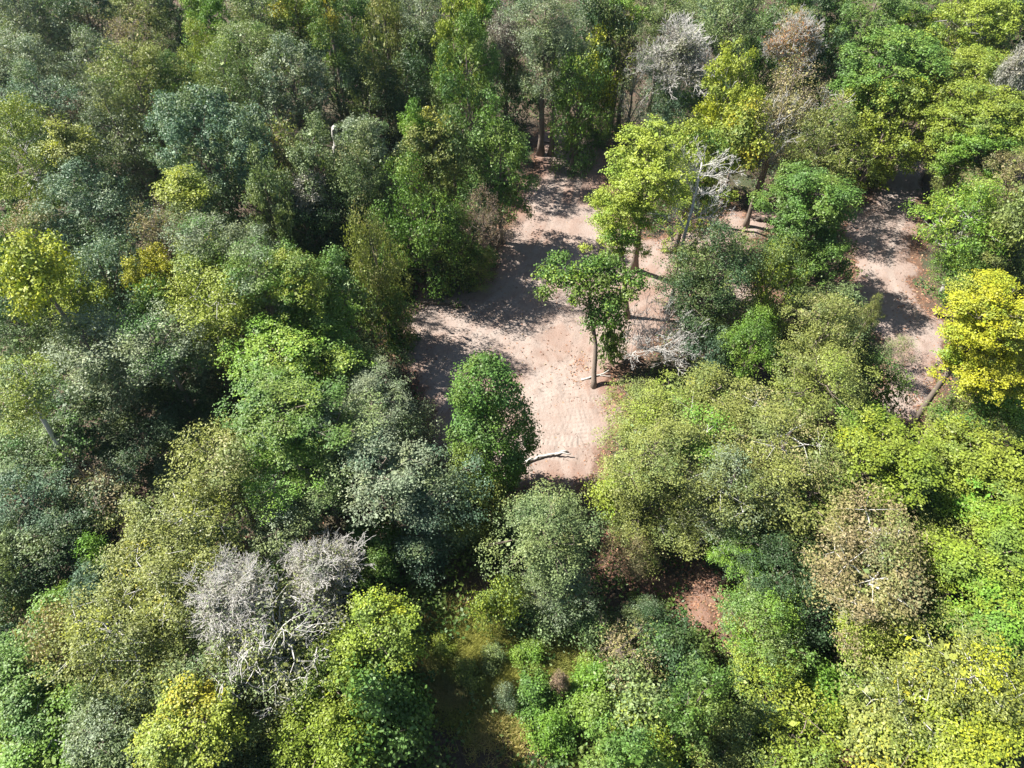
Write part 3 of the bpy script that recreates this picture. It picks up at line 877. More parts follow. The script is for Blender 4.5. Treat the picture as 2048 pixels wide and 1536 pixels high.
('t', 440, 925, 180, 160, 15, 'airy', 'olive', 'tan', .4, 'big olive oak with greyish twigs above the golden oak'),
('g', 745, 800, 180, 150, 9.5, 'airy', 'silver', 'sage', .5, 'grey green airy oak beside the clearing'),
('g', 670, 850, 190, 160, 14, 'airy', 'sage', 'silver', .5, 'sage green crown next to the grey green oak'),
('g', 795, 885, 150, 150, 8.5, 'airy', 'silver', 'sage', .4, 'grey green crown hiding the foot of the lone clearing tree'),
('g', 760, 935, 180, 150, 13, 'airy', 'silver', 'blue', .4, 'dark grey green oak, lower edge of the clearing'),
('g', 870, 990, 180, 140, 11, 'airy', 'blue', 'silver', .4, 'dark blue green crown below the clearing'),
('g', 645, 965, 150, 130, 12, 'airy', 'sage', 'green', .4, 'sage crown above the great bare tree'),
('g', 570, 1030, 160, 120, 12, 'airy', 'sage', 'silver', .5, 'pale sage crown right behind the great bare tree'),
('g', 845, 1085, 140, 130, 7, 'airy', 'blue', 'silver', .3, 'shaded dark tree below the blue green crown'),
('g', 750, 1095, 125, 125, 8, 'maple', 'green', 'yellow', .3, 'dark green tree with yellow tips beside the great bare tree'),
('t', 215, 975, 100, 90, 8, 'sparse', 'tan', 'silver', .4, 'pale tan small tree at the foot of the leaning grey trunk'),
('g', 45, 1000, 190, 130, 10, 'airy', 'blue', 'dark', .4, 'bluish dark tree in shade at the left edge'),
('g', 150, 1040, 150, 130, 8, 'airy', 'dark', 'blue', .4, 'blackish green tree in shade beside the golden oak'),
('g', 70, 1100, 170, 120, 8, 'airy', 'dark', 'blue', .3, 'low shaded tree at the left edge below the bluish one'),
# near bottom left
('y', 350, 1055, 240, 150, 15, 'airy', 'olive', 'yellow', .4, 'golden olive oak crown with white forked limbs, topmost of three', dict(bark='white')),
('y', 310, 1160, 230, 160, 15, 'airy', 'olive', 'gold', .4, 'golden olive oak crown, middle of three', dict(bark='white')),
('y', 235, 1260, 250, 190, 15, 'airy', 'olive', 'yellow', .4, 'golden olive oak crown, lowest of three', dict(bark='white')),
('t', 140, 1290, 100, 140, 12, 'airy', 'tan', 'sage', .4, 'pale tan leafy rim of the golden oak'),
('b', 640, 1140, 210, 160, 12.5, 'bare', 'grey', 'olive', .4, 'bare grey twiggy crown behind the bright yellow tree', dict(bark='grey')),
('b', 455, 1200, 220, 150, 15, 'bare', 'grey', 'sage', .3, 'bare grey twiggy crown with white brush of twigs beside the golden oak', dict(bark='grey', yaw=2.2)),
('t', 560, 1270, 230, 160, 14, 'sparse', 'olive', 'grey', .5, 'greyish thin oak between the bare crowns and the yellow tree', dict(bark='white')),
('t', 480, 1330, 200, 150, 13, 'sparse', 'sage', 'grey', .4, 'grey green thin oak with crooked white limbs near the bottom', dict(bark='white')),
('t', 390, 1330, 180, 150, 13, 'airy', 'olive', 'sage', .5, 'dull olive crown between golden oak and grey thin oak'),
('y', 365, 1450, 180, 150, 14, 'maple', 'yg', 'gold', .5, 'golden yellow tree at the bottom edge'),
('g', 30, 1350, 190, 150, 11, 'dense', 'green', 'olive', .4, 'mid green fine leaved tree at the left edge near the bottom'),
('y', 70, 1465, 190, 130, 10, 'maple', 'bright', 'yg', .4, 'yellow green leafy tree in the bottom left corner', dict(bark='white')),
('g', 215, 1460, 180, 140, 11, 'airy', 'sage', 'silver', .5, 'silvery sage tree at the bottom edge beside the golden yellow one'),
('g', 520, 1440, 150, 130, 9, 'airy', 'olive', 'sage', .5, 'olive green low crown between two bottom yellow trees'),
('y', 745, 1265, 170, 150, 12.5, 'maple', 'lime', 'yellow', .4, 'bright yellow green tree, its pointed top beside the bare crowns'),
('y', 690, 1370, 240, 170, 11.5, 'maple', 'lime', 'yellow', .4, 'bright yellow green tree by the dark hollow, middle crown'),
('y', 650, 1490, 230, 150, 11, 'maple', 'lime', 'yg', .4, 'bright yellow green tree at the bottom edge, lowest crown'),
('g', 775, 1440, 120, 180, 7, 'maple', 'green', 'yg', .3, 'green lower crown of the bright yellow tree beside the dark hollow'),
('s', 110, 1215, 90, 80, 7, 'dense', 'bright', 'green', .5, 'vivid green sapling in the shade left of the golden oak'),
('s', 195, 1115, 60, 70, 7, 'dense', 'bright', 'green', .4, 'small vivid green sapling above the other one beside the golden oak'),
('s', 240, 905, 55, 50, 4.5, 'maple', 'silver', 'green', .4, 'small big leaved pale shrub in the dark left hollow'),
('s', 338, 950, 65, 60, 4.5, 'maple', 'silver', 'green', .3, 'pale big leaved shrub against the big olive oak'),
('s', 435, 838, 45, 40, 5, 'maple', 'silver', 'sage', .3, 'tiny pale shrub above the olive oak by the hollow'),
# near bottom middle
('g', 1090, 1075, 215, 190, 13, 'airy', 'sage', 'tan', .35, 'big grey green oak below the clearing'),
('g', 1115, 1165, 160, 130, 9, 'airy', 'silver', 'sage', .5, 'lower pale crown under the big grey green oak', dict(open_=True)),
('g', 1090, 1235, 90, 70, 4, 'airy', 'sage', 'green', .4, 'pale green low tree at the edge of the grassy glade'),
('s', 1005, 1205, 80, 100, 5, 'airy', 'yg', 'sage', .5, 'pale green feathery sapling standing above the grassy glade'),
('s', 1180, 1255, 80, 70, 4, 'airy', 'sage', 'bright', .4, 'sage green shrub between the grey oak and the brown thicket'),
('s', 1255, 1305, 150, 110, 5, 'sparse', 'tan', 'olive', .5, 'brownish olive thicket in the shade below the red dirt patch'),
('s', 1190, 1345, 60, 55, 2.6, 'maple', 'bright', 'green', .4, 'bright green shrub at the rim of the grassy glade'),
('s', 1075, 1400, 75, 60, 2.2, 'maple', 'green', 'bright', .4, 'leafy dark green shrub under the brown dead bush'),
('s', 1120, 1368, 50, 60, 2.5, 'bare', 'pink', 'tan', .3, 'small brown dead bush in the grassy glade'),
('s', 1185, 1415, 85, 60, 2.2, 'maple', 'bright', 'sage', .5, 'light green leafy shrub beside the brown dead bush'),
('s', 1095, 1460, 70, 60, 2.5, 'maple', 'bright', 'green', .4, 'bright green shrub at the edge of the dark hollow near the bottom'),
('s', 1285, 1420, 130, 120, 5, 'airy', 'sage', 'yg', .4, 'pale airy shrub left of the round green tree at the bottom'),
('s', 1300, 1500, 120, 80, 4, 'airy', 'yg', 'bright', .4, 'yellow green shrub at the bottom edge below the round green tree'),
('s', 1012, 1395, 36, 45, 2, 'airy', 'silver', 'blue', .4, 'bluish feathery shrub at the shaded rim of the glade'),
('s', 985, 1310, 45, 32, 1.4, 'airy', 'sage', 'yg', .4, 'low leafy bush in the middle of the grassy glade'),
('s', 880, 1290, 40, 34, 1.4, 'airy', 'yg', 'olive', .4, 'low yellowish bush in the grassy glade nearest the yellow tree'),
('s', 1060, 1300, 50, 40, 1.6, 'airy', 'bright', 'sage', .4, 'low green bush in the grassy glade under the grey oak'),
('s', 930, 1345, 50, 40, 1.6, 'airy', 'olive', 'yg', .4, 'low olive bush at the sunlit end of the dark hollow'),
('g', 1380, 1425, 150, 180, 10, 'dense', 'green', 'sage', .4, 'round fresh green tree at the bottom beside dark bare ground'),
('g', 1525, 1250, 190, 190, 11, 'airy', 'bright', 'sage', .5, 'leafy green tree just below the red dirt patch', dict(open_=True)),
('g', 1540, 1310, 140, 120, 8, 'airy', 'yg', 'sage', .4, 'lower pale leaves of the green tree below the red dirt patch'),
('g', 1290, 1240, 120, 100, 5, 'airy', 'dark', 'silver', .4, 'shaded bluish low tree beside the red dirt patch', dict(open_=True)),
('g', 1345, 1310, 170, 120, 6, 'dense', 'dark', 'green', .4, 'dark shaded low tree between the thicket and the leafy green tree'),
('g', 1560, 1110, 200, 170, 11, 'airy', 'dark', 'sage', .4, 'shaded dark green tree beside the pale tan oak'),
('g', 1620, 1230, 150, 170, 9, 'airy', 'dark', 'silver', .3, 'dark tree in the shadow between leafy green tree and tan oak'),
('s', 1640, 1385, 95, 70, 4, 'maple', 'bright', 'green', .4, 'bright green sapling with a bare pale stem on dark ground', dict(bark='white')),
('y', 1590, 1495, 220, 120, 8, 'airy', 'yg', 'lime', .4, 'yellow green feathery tree at the bottom edge beside red dirt'),
('s', 1440, 1500, 130, 80, 4, 'airy', 'olive', 'sage', .4, 'olive scrub at the bottom edge beside the round green tree'),
# centre right
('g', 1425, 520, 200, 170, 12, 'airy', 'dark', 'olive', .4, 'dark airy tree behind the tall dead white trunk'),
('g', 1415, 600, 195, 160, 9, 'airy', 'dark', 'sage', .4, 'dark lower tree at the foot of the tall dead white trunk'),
('g', 1537, 570, 110, 170, 10, 'airy', 'yg', 'sage', .5, 'pale feathery green tree beside the glossy leafy tree'),
('g', 1505, 690, 130, 150, 11, 'airy', 'bright', 'sage', .4, 'fresh green tree between the dead brush and the big olive tree', dict(open_=True)),
('g', 1228, 672, 62, 110, 5, 'dense', 'green', 'yg', .3, 'ivy clad green low tree at the clearing rim by the dead brush'),
('t', 1650, 660, 170, 150, 13, 'airy', 'olive', 'tan', .4, 'big olive tree with tan tips beside the dirt track, upper crown', dict(open_=True)),
('g', 1640, 755, 210, 150, 14, 'airy', 'olive', 'yg', .4, 'big olive tree beside the dirt track, lower yellowish crown'),
('g', 1715, 765, 95, 140, 10, 'airy', 'dark', 'olive', .4, 'shaded side crown of the olive tree over the dirt track', dict(open_=True)),
('t', 1740, 630, 50, 80, 9, 'airy', 'olive', 'tan', .4, 'small pointed olive tree at the bend of the dirt track', dict(open_=True)),
('s', 1790, 700, 90, 70, 3, 'sparse', 'sage', 'tan', .5, 'pale wispy shrub standing in the dirt track', dict(open_=True)),
('y', 1990, 620, 210, 150, 16, 'maple', 'yellow', 'lime', .35, 'large bright yellow tree at the right edge, upper crown'),
('y', 1970, 715, 195, 150, 14, 'maple', 'yellow', 'lime', .4, 'large bright yellow tree beside the dirt track, lower crown', dict(open_=True)),
('y', 2040, 690, 110, 120, 15, 'maple', 'yellow', 'gold', .6, 'orange yellow crown at the right edge within the bright yellow tree'),
('g', 1995, 795, 160, 130, 11, 'maple', 'bright', 'yg', .4, 'green shaded crown below the large bright yellow tree', dict(open_=True)),
('g', 1990, 500, 150, 120, 9, 'airy', 'olive', 'green', .4, 'olive low tree between the bright airy tree and the yellow one'),
('y', 1775, 905, 190, 140, 14, 'maple', 'lime', 'yellow', .4, 'rounded yellow maple at the near end of the dirt track'),
('g', 1735, 845, 70, 60, 9, 'maple', 'bright', 'yg', .3, 'small bright green tree between olive tree and rounded yellow maple'),
('g', 1925, 855, 160, 120, 10, 'airy', 'olive', 'green', .4, 'olive crown under the bright yellow tree, near the track end'),
('y', 1960, 925, 200, 130, 13, 'maple', 'yg', 'olive', .4, 'yellow green tree at the right edge below the olive crown'),
('g', 1860, 975, 190, 150, 10, 'maple', 'green', 'yg', .4, 'green crown shaded by the rounded yellow maple'),
('t', 1425, 785, 150, 110, 12, 'airy', 'olive', 'gold', .3, 'olive tree with an orange tinted top near the dead brush'),
('g', 1300, 815, 180, 150, 12, 'airy', 'olive', 'yg', .5, 'olive green tree on the right rim of the clearing, upper crown', dict(open_=True)),
('g', 1310, 900, 210, 170, 13, 'airy', 'olive', 'sage', .4, 'olive grey oak on the right rim of the clearing, lower crown'),
('g', 1410, 860, 170, 140, 13, 'airy', 'olive', 'bright', .4, 'olive crown with a pale broken limb near the clearing', dict(bark='white')),
('t', 1560, 870, 230, 160, 14, 'airy', 'olive', 'tan', .5, 'wide olive grey oak with dead white limbs', dict(bark='white')),
('t', 1470, 950, 220, 160, 14, 'airy', 'olive', 'silver', .5, 'greyish olive oak crown with bare grey twigs showing', dict(bark='white')),
('g', 1620, 985, 190, 150, 12, 'airy', 'olive', 'green', .4, 'dull green oak crown beside the rounded yellow maple'),
('g', 1285, 1000, 190, 140, 10, 'airy', 'olive', 'tan', .3, 'olive oak crown at the lower end of the clearing'),
('g', 1245, 975, 90, 90, 9, 'airy', 'yg', 'bright', .4, 'pale green tree at the lower right corner of the clearing'),
('t', 1385, 1020, 210, 140, 10, 'airy', 'olive', 'grey', .4, 'grey olive oak crown above the red dirt patch', dict(open_=True, bark='white')),
('g', 1270, 1095, 130, 110, 6, 'airy', 'tan', 'yg', .4, 'pale tan leaved tree left of the red dirt patch', dict(open_=True)),
('g', 1480, 1105, 120, 100, 9, 'dense', 'bright', 'sage', .4, 'bright green small tree above the red dirt patch', dict(open_=True)),
('t', 1750, 1070, 190, 170, 16, 'airy', 'tan', 'olive', .5, 'pale tan oak with white twigs, upper crown', dict(bark='white')),
('t', 1745, 1160, 220, 170, 15, 'airy', 'tan', 'sage', .4, 'pale tan oak, broad middle crown', dict(bark='white')),
('g', 1740, 1255, 150, 130, 11, 'airy', 'yg', 'tan', .4, 'yellowish lower crown of the pale tan oak'),
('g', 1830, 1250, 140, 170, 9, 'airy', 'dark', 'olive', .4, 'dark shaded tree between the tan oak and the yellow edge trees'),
('y', 1870, 1100, 140, 140, 12, 'airy', 'olive', 'yg', .5, 'olive yellow crown between the tan oak and the bright edge trees'),
('y', 2010, 1020, 200, 150, 14, 'maple', 'lime', 'bright', .4, 'bright lime tree at the right edge, uppermost of three'),
('y', 1975, 1120, 200, 150, 14, 'maple', 'lime', 'yg', .4, 'bright lime tree at the right edge, middle of three'),
('y', 2000, 1215, 190, 130, 13, 'maple', 'bright', 'lime', .4, 'bright green lime tree at the right edge, lowest of three'),
('y', 1960, 1345, 220, 150, 14, 'airy', 'olive', 'yellow', .45, 'golden oak with long white limbs in the bottom right corner', dict(bark='white')),
('y', 1830, 1390, 220, 150, 13, 'airy', 'olive', 'gold', .35, 'golden brown oak crown with white limbs near the bottom right', dict(bark='white')),
('y', 1900, 1480, 280, 160, 13, 'maple', 'yg', 'yellow', .5, 'golden yellow tree at the bottom edge on the right'),
('y', 1775, 1495, 130, 110, 10, 'maple', 'olive', 'gold', .4, 'rust and yellow crown at the bottom edge beside the red dirt'),
]
for row in TREES:
    code, u, v, w_, hp, H, kind, prim, sec, share, label = row[:11]
    nm, grp, cat = KN[code]
    plant(u, v, w_, hp, H, kind, prim, sec, share, nm, label, cat=cat, group=grp, **(row[11] if len(row) > 11 else {}))
# ------------------------------------------------------------------ fallen wood, snags, dead trunks
def log_thing(name, label, pts, r0, r1, bark, cat='log', zs=None, forks=(), part='stem'):
    rng = np.random.default_rng(int(pts[0][0] * 3 + pts[0][1]))
    zs = zs or [r0 + 0.03] * len(pts)
    W = [at(u, v, z) for (u, v), z in zip(pts, zs)]
    b = W[0].copy(); b[2] = 0
    root = link(name, None, None, tuple(b))
    tag(root, label, cat, None)
    P = curve_pts([p - b for p in W], 10, 0.05, rng)
    v, f = pipe(P, np.linspace(r0, r1, 10), 8, rng, 0.1)
    o = link(part, mesh_np(part, v, f, M_BARK, None, True), root)
    o.color = (*BARKS[bark], 1)
    for fk, z0, z1, q0, q1 in forks:
        w0, w1 = at(*fk[0], z0) - b, at(*fk[1], z1) - b
        Q = curve_pts([w0, (w0 + w1) / 2 + rng.normal(0, 0.12, 3), w1], 7, 0.04, rng)
        v, f = pipe(Q, np.linspace(q0, q1, 7), 6, rng, 0.1)
        o = link('limb', mesh_np('limb', v, f, M_BARK, None, True), root)
        o.color = (*BARKS[bark], 1)
    return root

log_thing('fallen_log', 'pale crooked fallen log at the shaded lower end of the clearing', [(1050, 925), (1075, 912), (1110, 908), (1135, 902)], 0.12, 0.06, 'grey',
          zs=[0.3] * 4, forks=[(((1110, 908), (1142, 908)), 0.35, 0.5, 0.09, 0.04)])
log_thing('fallen_branch', 'bare grey branch lying behind the foot of the slender tree', [(1163, 759), (1185, 755), (1205, 748), (1218, 740)], 0.08, 0.04, 'grey',
          zs=[0.22, 0.25, 0.3, 0.5], forks=[(((1200, 750), (1222, 752)), 0.3, 0.4, 0.04, 0.02)])
log_thing('fallen_log', 'dark fallen log in the tree shade on the left rim of the clearing', [(846, 605), (870, 607), (900, 610), (932, 613)], 0.15, 0.07, 'dark', zs=[0.33] * 4,
          forks=[(((905, 610), (925, 600)), 0.35, 0.7, 0.06, 0.03)])
log_thing('fallen_log', 'short dark log on the dirt left of the big leafy green tree', [(1512, 437), (1530, 438), (1556, 441)], 0.22, 0.18, 'dark', zs=[0.4] * 3)
log_thing('fallen_branch', 'dark branch lying across the far head of the clearing', [(1072, 283), (1100, 284), (1125, 290), (1152, 290)], 0.12, 0.05, 'dark', zs=[0.28] * 4,
          forks=[(((1115, 287), (1140, 280)), 0.3, 0.6, 0.05, 0.03), (((1100, 284), (1118, 294)), 0.3, 0.3, 0.05, 0.03)])
log_thing('fallen_log', 'grey log in the dark gap below the grey green oaks', [(716, 1051), (745, 1053), (786, 1057)], 0.13, 0.09, 'grey', zs=[0.25] * 3)
log_thing('tree_snag', 'broken pale snag with a split top in the upper left wood', [(678, 330), (673, 290), (668, 256)], 0.42, 0.24, 'grey', cat='dead tree', part='trunk',
          zs=[5.5, 8.0, 10.4], forks=[(((673, 292), (681, 272)), 8.2, 9.4, 0.2, 0.08), (((668, 262), (672, 252)), 10.0, 10.8, 0.14, 0.05)])

def dead_tree(name, label, base, pts, zs, r0, nl, lr, seed, bark='white', up=0.35, size=1.0, leaf=None):
    rng = np.random.default_rng(seed)
    b = at(*base)
    root = link(name, None, None, tuple(b))
    tag(root, label, 'dead tree', G_BARE)
    W = np.array([at(u, v, z) - b for (u, v), z in zip(pts, zs)])
    P = curve_pts(W, 14, 0.04, rng)
    v, f = pipe(P, r0 * np.linspace(1, 0.22, 14), 8, rng, 0.08)
    tr = link('trunk', mesh_np('trunk', v, f, M_BARK, None, True), root)
    tr.color = (*BARKS[bark], 1)
    for i in range(nl):
        s = 0.28 + 0.7 * (i + 0.5) / nl
        j = s * 13
        p = P[int(j)] + (P[min(int(j) + 1, 13)] - P[int(j)]) * (j - int(j))
        az = i * 2.399 + rng.uniform(-0.4, 0.4)
        d = unit(np.array([math.cos(az), math.sin(az), up + rng.uniform(-0.2, 0.35)]))
        L = lr * (1.15 - 0.5 * s) * rng.uniform(0.7, 1.2)
        mid = p + d * L * 0.5
        end = mid + unit(d + np.array([0, 0, 0.35]) + rng.normal(0, 0.2, 3)) * L * 0.5
        a = twig_fan(rng, np.stack([p * 0.4 + mid * 0.6, mid, end]), unit(np.stack([d, d, end - mid])), [(3, 0.5, 0.7), (3, 0.5, 0.7), (3, 0.5, 0.7)], L * 0.38, 0.02)
        r = r0 * 0.2 * (1.1 - s * 0.5)
        P0 = np.concatenate([[p, mid], a[0]]); P1 = np.concatenate([[mid, end], a[1]])
        R0 = np.concatenate([[r, r * 0.7], a[2]]); R1 = np.concatenate([[r * 0.7, r * 0.4], a[3]])
        v, f = tubes(P0, P1, np.maximum(R0, 0.012) * size, np.maximum(R1, 0.011) * size, 3)
        o = link('limb', mesh_np('limb', v, f, M_BARK), tr)
        o.color = (*BARKS[bark], 1)
    return root

dead_tree('dead_tree', 'tall dead white tree with bare limbs beside the yellow green maple', (1334, 645), [(1334, 645), (1348, 575), (1366, 490), (1382, 420), (1398, 360), (1404, 325)],
          [0, 3.4, 7.2, 10.0, 12.2, 13.4], 0.21, 22, 2.7, 5)
dead_tree('dead_tree', 'fallen dead grey tree with a brush of twigs at the right rim', (1395, 742), [(1395, 742), (1350, 715), (1310, 700), (1275, 695)],
          [0.6, 3.0, 4.6, 5.2], 0.16, 22, 3.0, 6, up=0.6, bark='grey')

# the slender tree in the clearing: a bare curved trunk under a flat spread of leaf clumps
def slender():
    rng = np.random.default_rng(77)
    b = at(1187, 780)
    root = link('green_tree', None, None, tuple(b))
    tag(root, 'slender tree with a long bare trunk and flat leafy top alone in the clearing', 'tree', G_GREEN)
    W = np.array([at(u, v, z) - b for u, v, z in [(1187, 780, -0.1), (1189, 735, 1.7), (1193, 690, 3.5), (1186, 650, 5.1), (1178, 615, 6.6), (1180, 570, 8.4), (1182, 540, 9.5)]])
    P = curve_pts(W, 16, 0.02, rng)
    v, f = pipe(P, 0.22 * np.linspace(1, 0.3, 16) * np.where(np.arange(16) == 0, 1.5, 1), 10, rng, 0.07)
    tr = link('trunk', mesh_np('trunk', v, f, M_BARK, None, True), root)
    tr.color = (*BARKS['brown'], 1)
    spots = [(1100, 548, 9.6, .85), (1118, 520, 10.2, .75), (1130, 560, 9.8, .8), (1092, 582, 9.0, .6), (1158, 545, 10.2, .85), (1185, 530, 10.8, .9), (1218, 520, 10.6, .85),
             (1240, 548, 10.2, .8), (1270, 560, 9.8, .85), (1262, 590, 9.2, .6), (1200, 565, 10.0, .95), (1225, 600, 8.8, .85), (1195, 610, 8.0, .95), (1182, 640, 7.0, .8), (1216, 635, 7.4, .7), (1160, 578, 9.4, .7), (1150, 600, 8.6, .45)]
    L = [np.append(at(u, v_, z) - b, r) for u, v_, z, r in spots]
    C, Nr, li, cv = [], [], [], []
    for i, l in enumerate(L):
        m = int(24 * l[3] ** 2 * 1.6)
        q = unit(rng.normal(0, 1, (m, 3)))
        C.append(l[:3] + q * l[3] * rng.uniform(0.5, 1.05, (m, 1)) * np.array([1, 1, 0.8])); Nr.append(q); cv.append(np.clip(0.5 * rng.random() + 0.5 * rng.random(m), 0, 1))
        mid = (P[-1] if l[2] > 8.6 else P[11]) * 0.5 + l[:3] * 0.5 + np.array([0, 0, -0.3])
        Q = curve_pts([P[12] if l[2] > 8.6 else P[10], mid, l[:3]], 7, 0.05, rng)
        v, f = pipe(Q, np.linspace(0.075, 0.022, 7), 5, rng, 0.08)
        o = link('limb', mesh_np('limb', v, f, M_BARK, None, True), tr)
        o.color = tr.color
    v, f, c, lf = leaves_at(rng, np.concatenate(C), np.concatenate(Nr), 34, 0.24, 0.19, 0.6, 0.7, np.concatenate(cv), 0.5, 0.15)
    cr = link('crown', mesh_np('crown', v, f, M_LEAF, {'clump': ('FACE', c), 'leaf': ('FACE', lf)}), root)
    cr.color = (*C_['green'], 1); cr['tint_color'] = list(C_['yg']); cr['tint_share'] = 0.35; cr['kind'] = 'stuff'
    o = link('vine', mesh_np('vine', *leaves_at(rng, P[6:12] + rng.normal(0, .1, (6, 3)), unit(rng.normal(0, 1, (6, 3))), 40, 0.2, 0.18)[:2], M_LEAF), root)
    o.color = (*C_['green'], 1); o['tint_color'] = list(C_['green']); o['tint_share'] = 0.0; o['kind'] = 'stuff'
slender()

# the lone tree: two stacked domes of dense foliage down to the ground
def lone():
    rng = np.random.default_rng(78)
    b = at(978, 968)
    root = link('green_tree', None, None, tuple(b))
    tag(root, 'lone dense green tree with two stacked domes standing in the clearing', 'tree', G_GREEN)
    P = curve_pts([(0, 0, -0.1), (0, 0.1, 4), (-0.3, 0.2, 8), (-0.5, 0.2, 11.5)], 10, 0.05, rng)
    v, f = pipe(P, 0.24 * np.linspace(1, 0.2, 10), 8, rng, 0.08)
    tr = link('trunk', mesh_np('trunk', v, f, M_BARK, None, True), root)
    tr.color = (*BARKS['brown'], 1)
    spots = [(965, 768, 10.8, 1.65), (945, 790, 9.8, 1.2), (1003, 775, 10.4, 1.15), (1010, 830, 8.0, 1.6), (1020, 870, 6.4, 1.7), (955, 835, 7.6, 1.5), (985, 850, 7.6, 1.7), (935, 880, 5.6, 1.3), (985, 905, 5.0, 1.9),
             (1025, 905, 4.8, 1.35), (945, 920, 3.8, 1.4), (1005, 935, 3.2, 1.5), (965, 950, 2.4, 1.5), (940, 965, 1.4, 1.1), (985, 975, 1.2, 1.0), (1035, 930, 2.2, 0.8), (962, 738, 11.8, 0.9)]
    L = np.array([np.append(at(u, v_, z) - b, r) for u, v_, z, r in spots])
    C, Nr, cv = [], [], []
    for i, l in enumerate(L):
        m = int(4 * np.pi * l[3] ** 2 * 2.9)
        q = unit(rng.normal(0, 1, (m, 3)))
        p = l[:3] + q * l[3] * rng.uniform(0.8, 1.08, (m, 1))
        ok = np.ones(m, bool)
        for j, k in enumerate(L):
            if j != i:
                ok &= np.linalg.norm(p - k[:3], axis=1) > k[3] * 0.75
        C.append(p[ok]); Nr.append(q[ok]); cv.append(np.clip(0.45 * rng.random() + 0.55 * rng.random(ok.sum()), 0, 1))
    C = np.concatenate(C)
    v, f, c, lf = leaves_at(rng, C, np.concatenate(Nr), 46, 0.24, 0.17, 0.6, 0.75, np.concatenate(cv), 0.5, 0.1)
    cr = link('crown', mesh_np('crown', v, f, M_LEAF, {'clump': ('FACE', c), 'leaf': ('FACE', lf)}), root)
    cr.color = (*C_['green'], 1); cr['tint_color'] = list(C_['bright']); cr['tint_share'] = 0.2; cr['kind'] = 'stuff'
    sel = np.arange(0, len(C), 5)
    ax = np.stack([np.interp(np.clip(C[sel, 2] - 1.2, 0, 11), P[:, 2], P[:, k]) for k in range(3)], 1)
    v, f = tubes(ax, C[sel], np.full(len(sel), 0.045), np.full(len(sel), 0.012), 4)
    br = link('branches', mesh_np('branches', v, f, M_BARK), tr)
    br.color = tr.color; br['kind'] = 'stuff'
lone()

# ------------------------------------------------------------------ understorey trees in the gaps of the wood
TOPS = [o for o in COL.objects if o.parent is None and o.type == 'EMPTY']
BASES = np.array([o.location[:2] for o in TOPS])
LABS = [o['label'] for o in TOPS]
def understorey():
    rng = np.random.default_rng(11)
    got = []
    used = set()
    protos = [x for x in LIB['airy'] + LIB['dense'] if 2 < x['R'] < 3]
    tries = 0
    while len(got) < 130 and tries < 30000:
        tries += 1
        u, v = rng.uniform(-60, 2108), rng.uniform(-70, 1600)
        p = at(u, v)[:2]
        if p[1] > 118 or dirt_sd(p[:1], p[1:])[0] > -2.2 or (640 < u < 1250 and 1100 < v < 1580):
            continue
        if np.min(np.hypot(*(BASES - p).T)) < 1.6 or (got and np.min(np.hypot(*(np.array(got) - p).T)) < 4.2 * (0.7 + p[1] / 120)):
            continue
        got.append(p)
    for i, p in enumerate(got):
        vr = protos[i % len(protos)]
        R, Z = rng.uniform(1.8, 3.0) * (0.9 + p[1] / 300), rng.uniform(2.0, 3.2) * (0.9 + p[1] / 250)
        zc = Z * 1.35
        root = link('understorey_tree', None, None, (p[0], p[1], 0))
        P = curve_pts([(0, 0, -0.1), (0, 0, zc * 0.5), (rng.normal(0, .3), rng.normal(0, .3), zc + Z * 0.4)], 6, 0.05, rng)
        v, f = pipe(P, 0.09 * np.linspace(1, 0.3, 6), 6, rng, 0.05)
        tr = link('trunk', mesh_np('trunk', v, f, M_BARK, None, True), root)
        tr.color = (*BARKS['brown'], 1)
        cr = link('crown', vr['crown'], root, (0, 0, zc))
        cr.rotation_euler = (0, 0, rng.uniform(0, 6.28))
        cr.scale = (R / vr['R'], R / vr['R'], Z / vr['Z'])
        # colour
        ck = ['green', 'sage', 'dark', 'olive', 'blue'][int(rng.integers(0, 5))]
        for q in np.argsort(np.hypot(*(BASES - p).T)):
            lb = LABS[q]
            if q not in used and len(lb.split()) <= 11:
                used.add(q)
                break
        tag(root, 'small %s tree beside the %s' % ({'green': 'green', 'sage': 'sage', 'dark': 'dark', 'olive': 'olive', 'blue': 'bluish'}[ck], lb), 'tree', 'understorey trees filling the shaded gaps')
        jit = rng.uniform(0.8, 1.1)
        cr.color = tuple(jit * x for x in C_[ck]) + (1,)
        cr['tint_color'] = list(C_['sage']); cr['tint_share'] = 0.3; cr['kind'] = 'stuff'
understorey()

# ------------------------------------------------------------------ ground cover
def scatter_ground(rng, n, keep):
    out = []
    while sum(len(o) for o in out) < n:
        m = 6000
        y = 6 + 112 * rng.random(m) ** 1.3
        x = (rng.random(m) * 2 - 1) * (22 + 0.66 * y)
        ok = keep(x, y)
        out.append(np.stack([x[ok], y[ok]], 1))
    return np.concatenate(out)[:n]

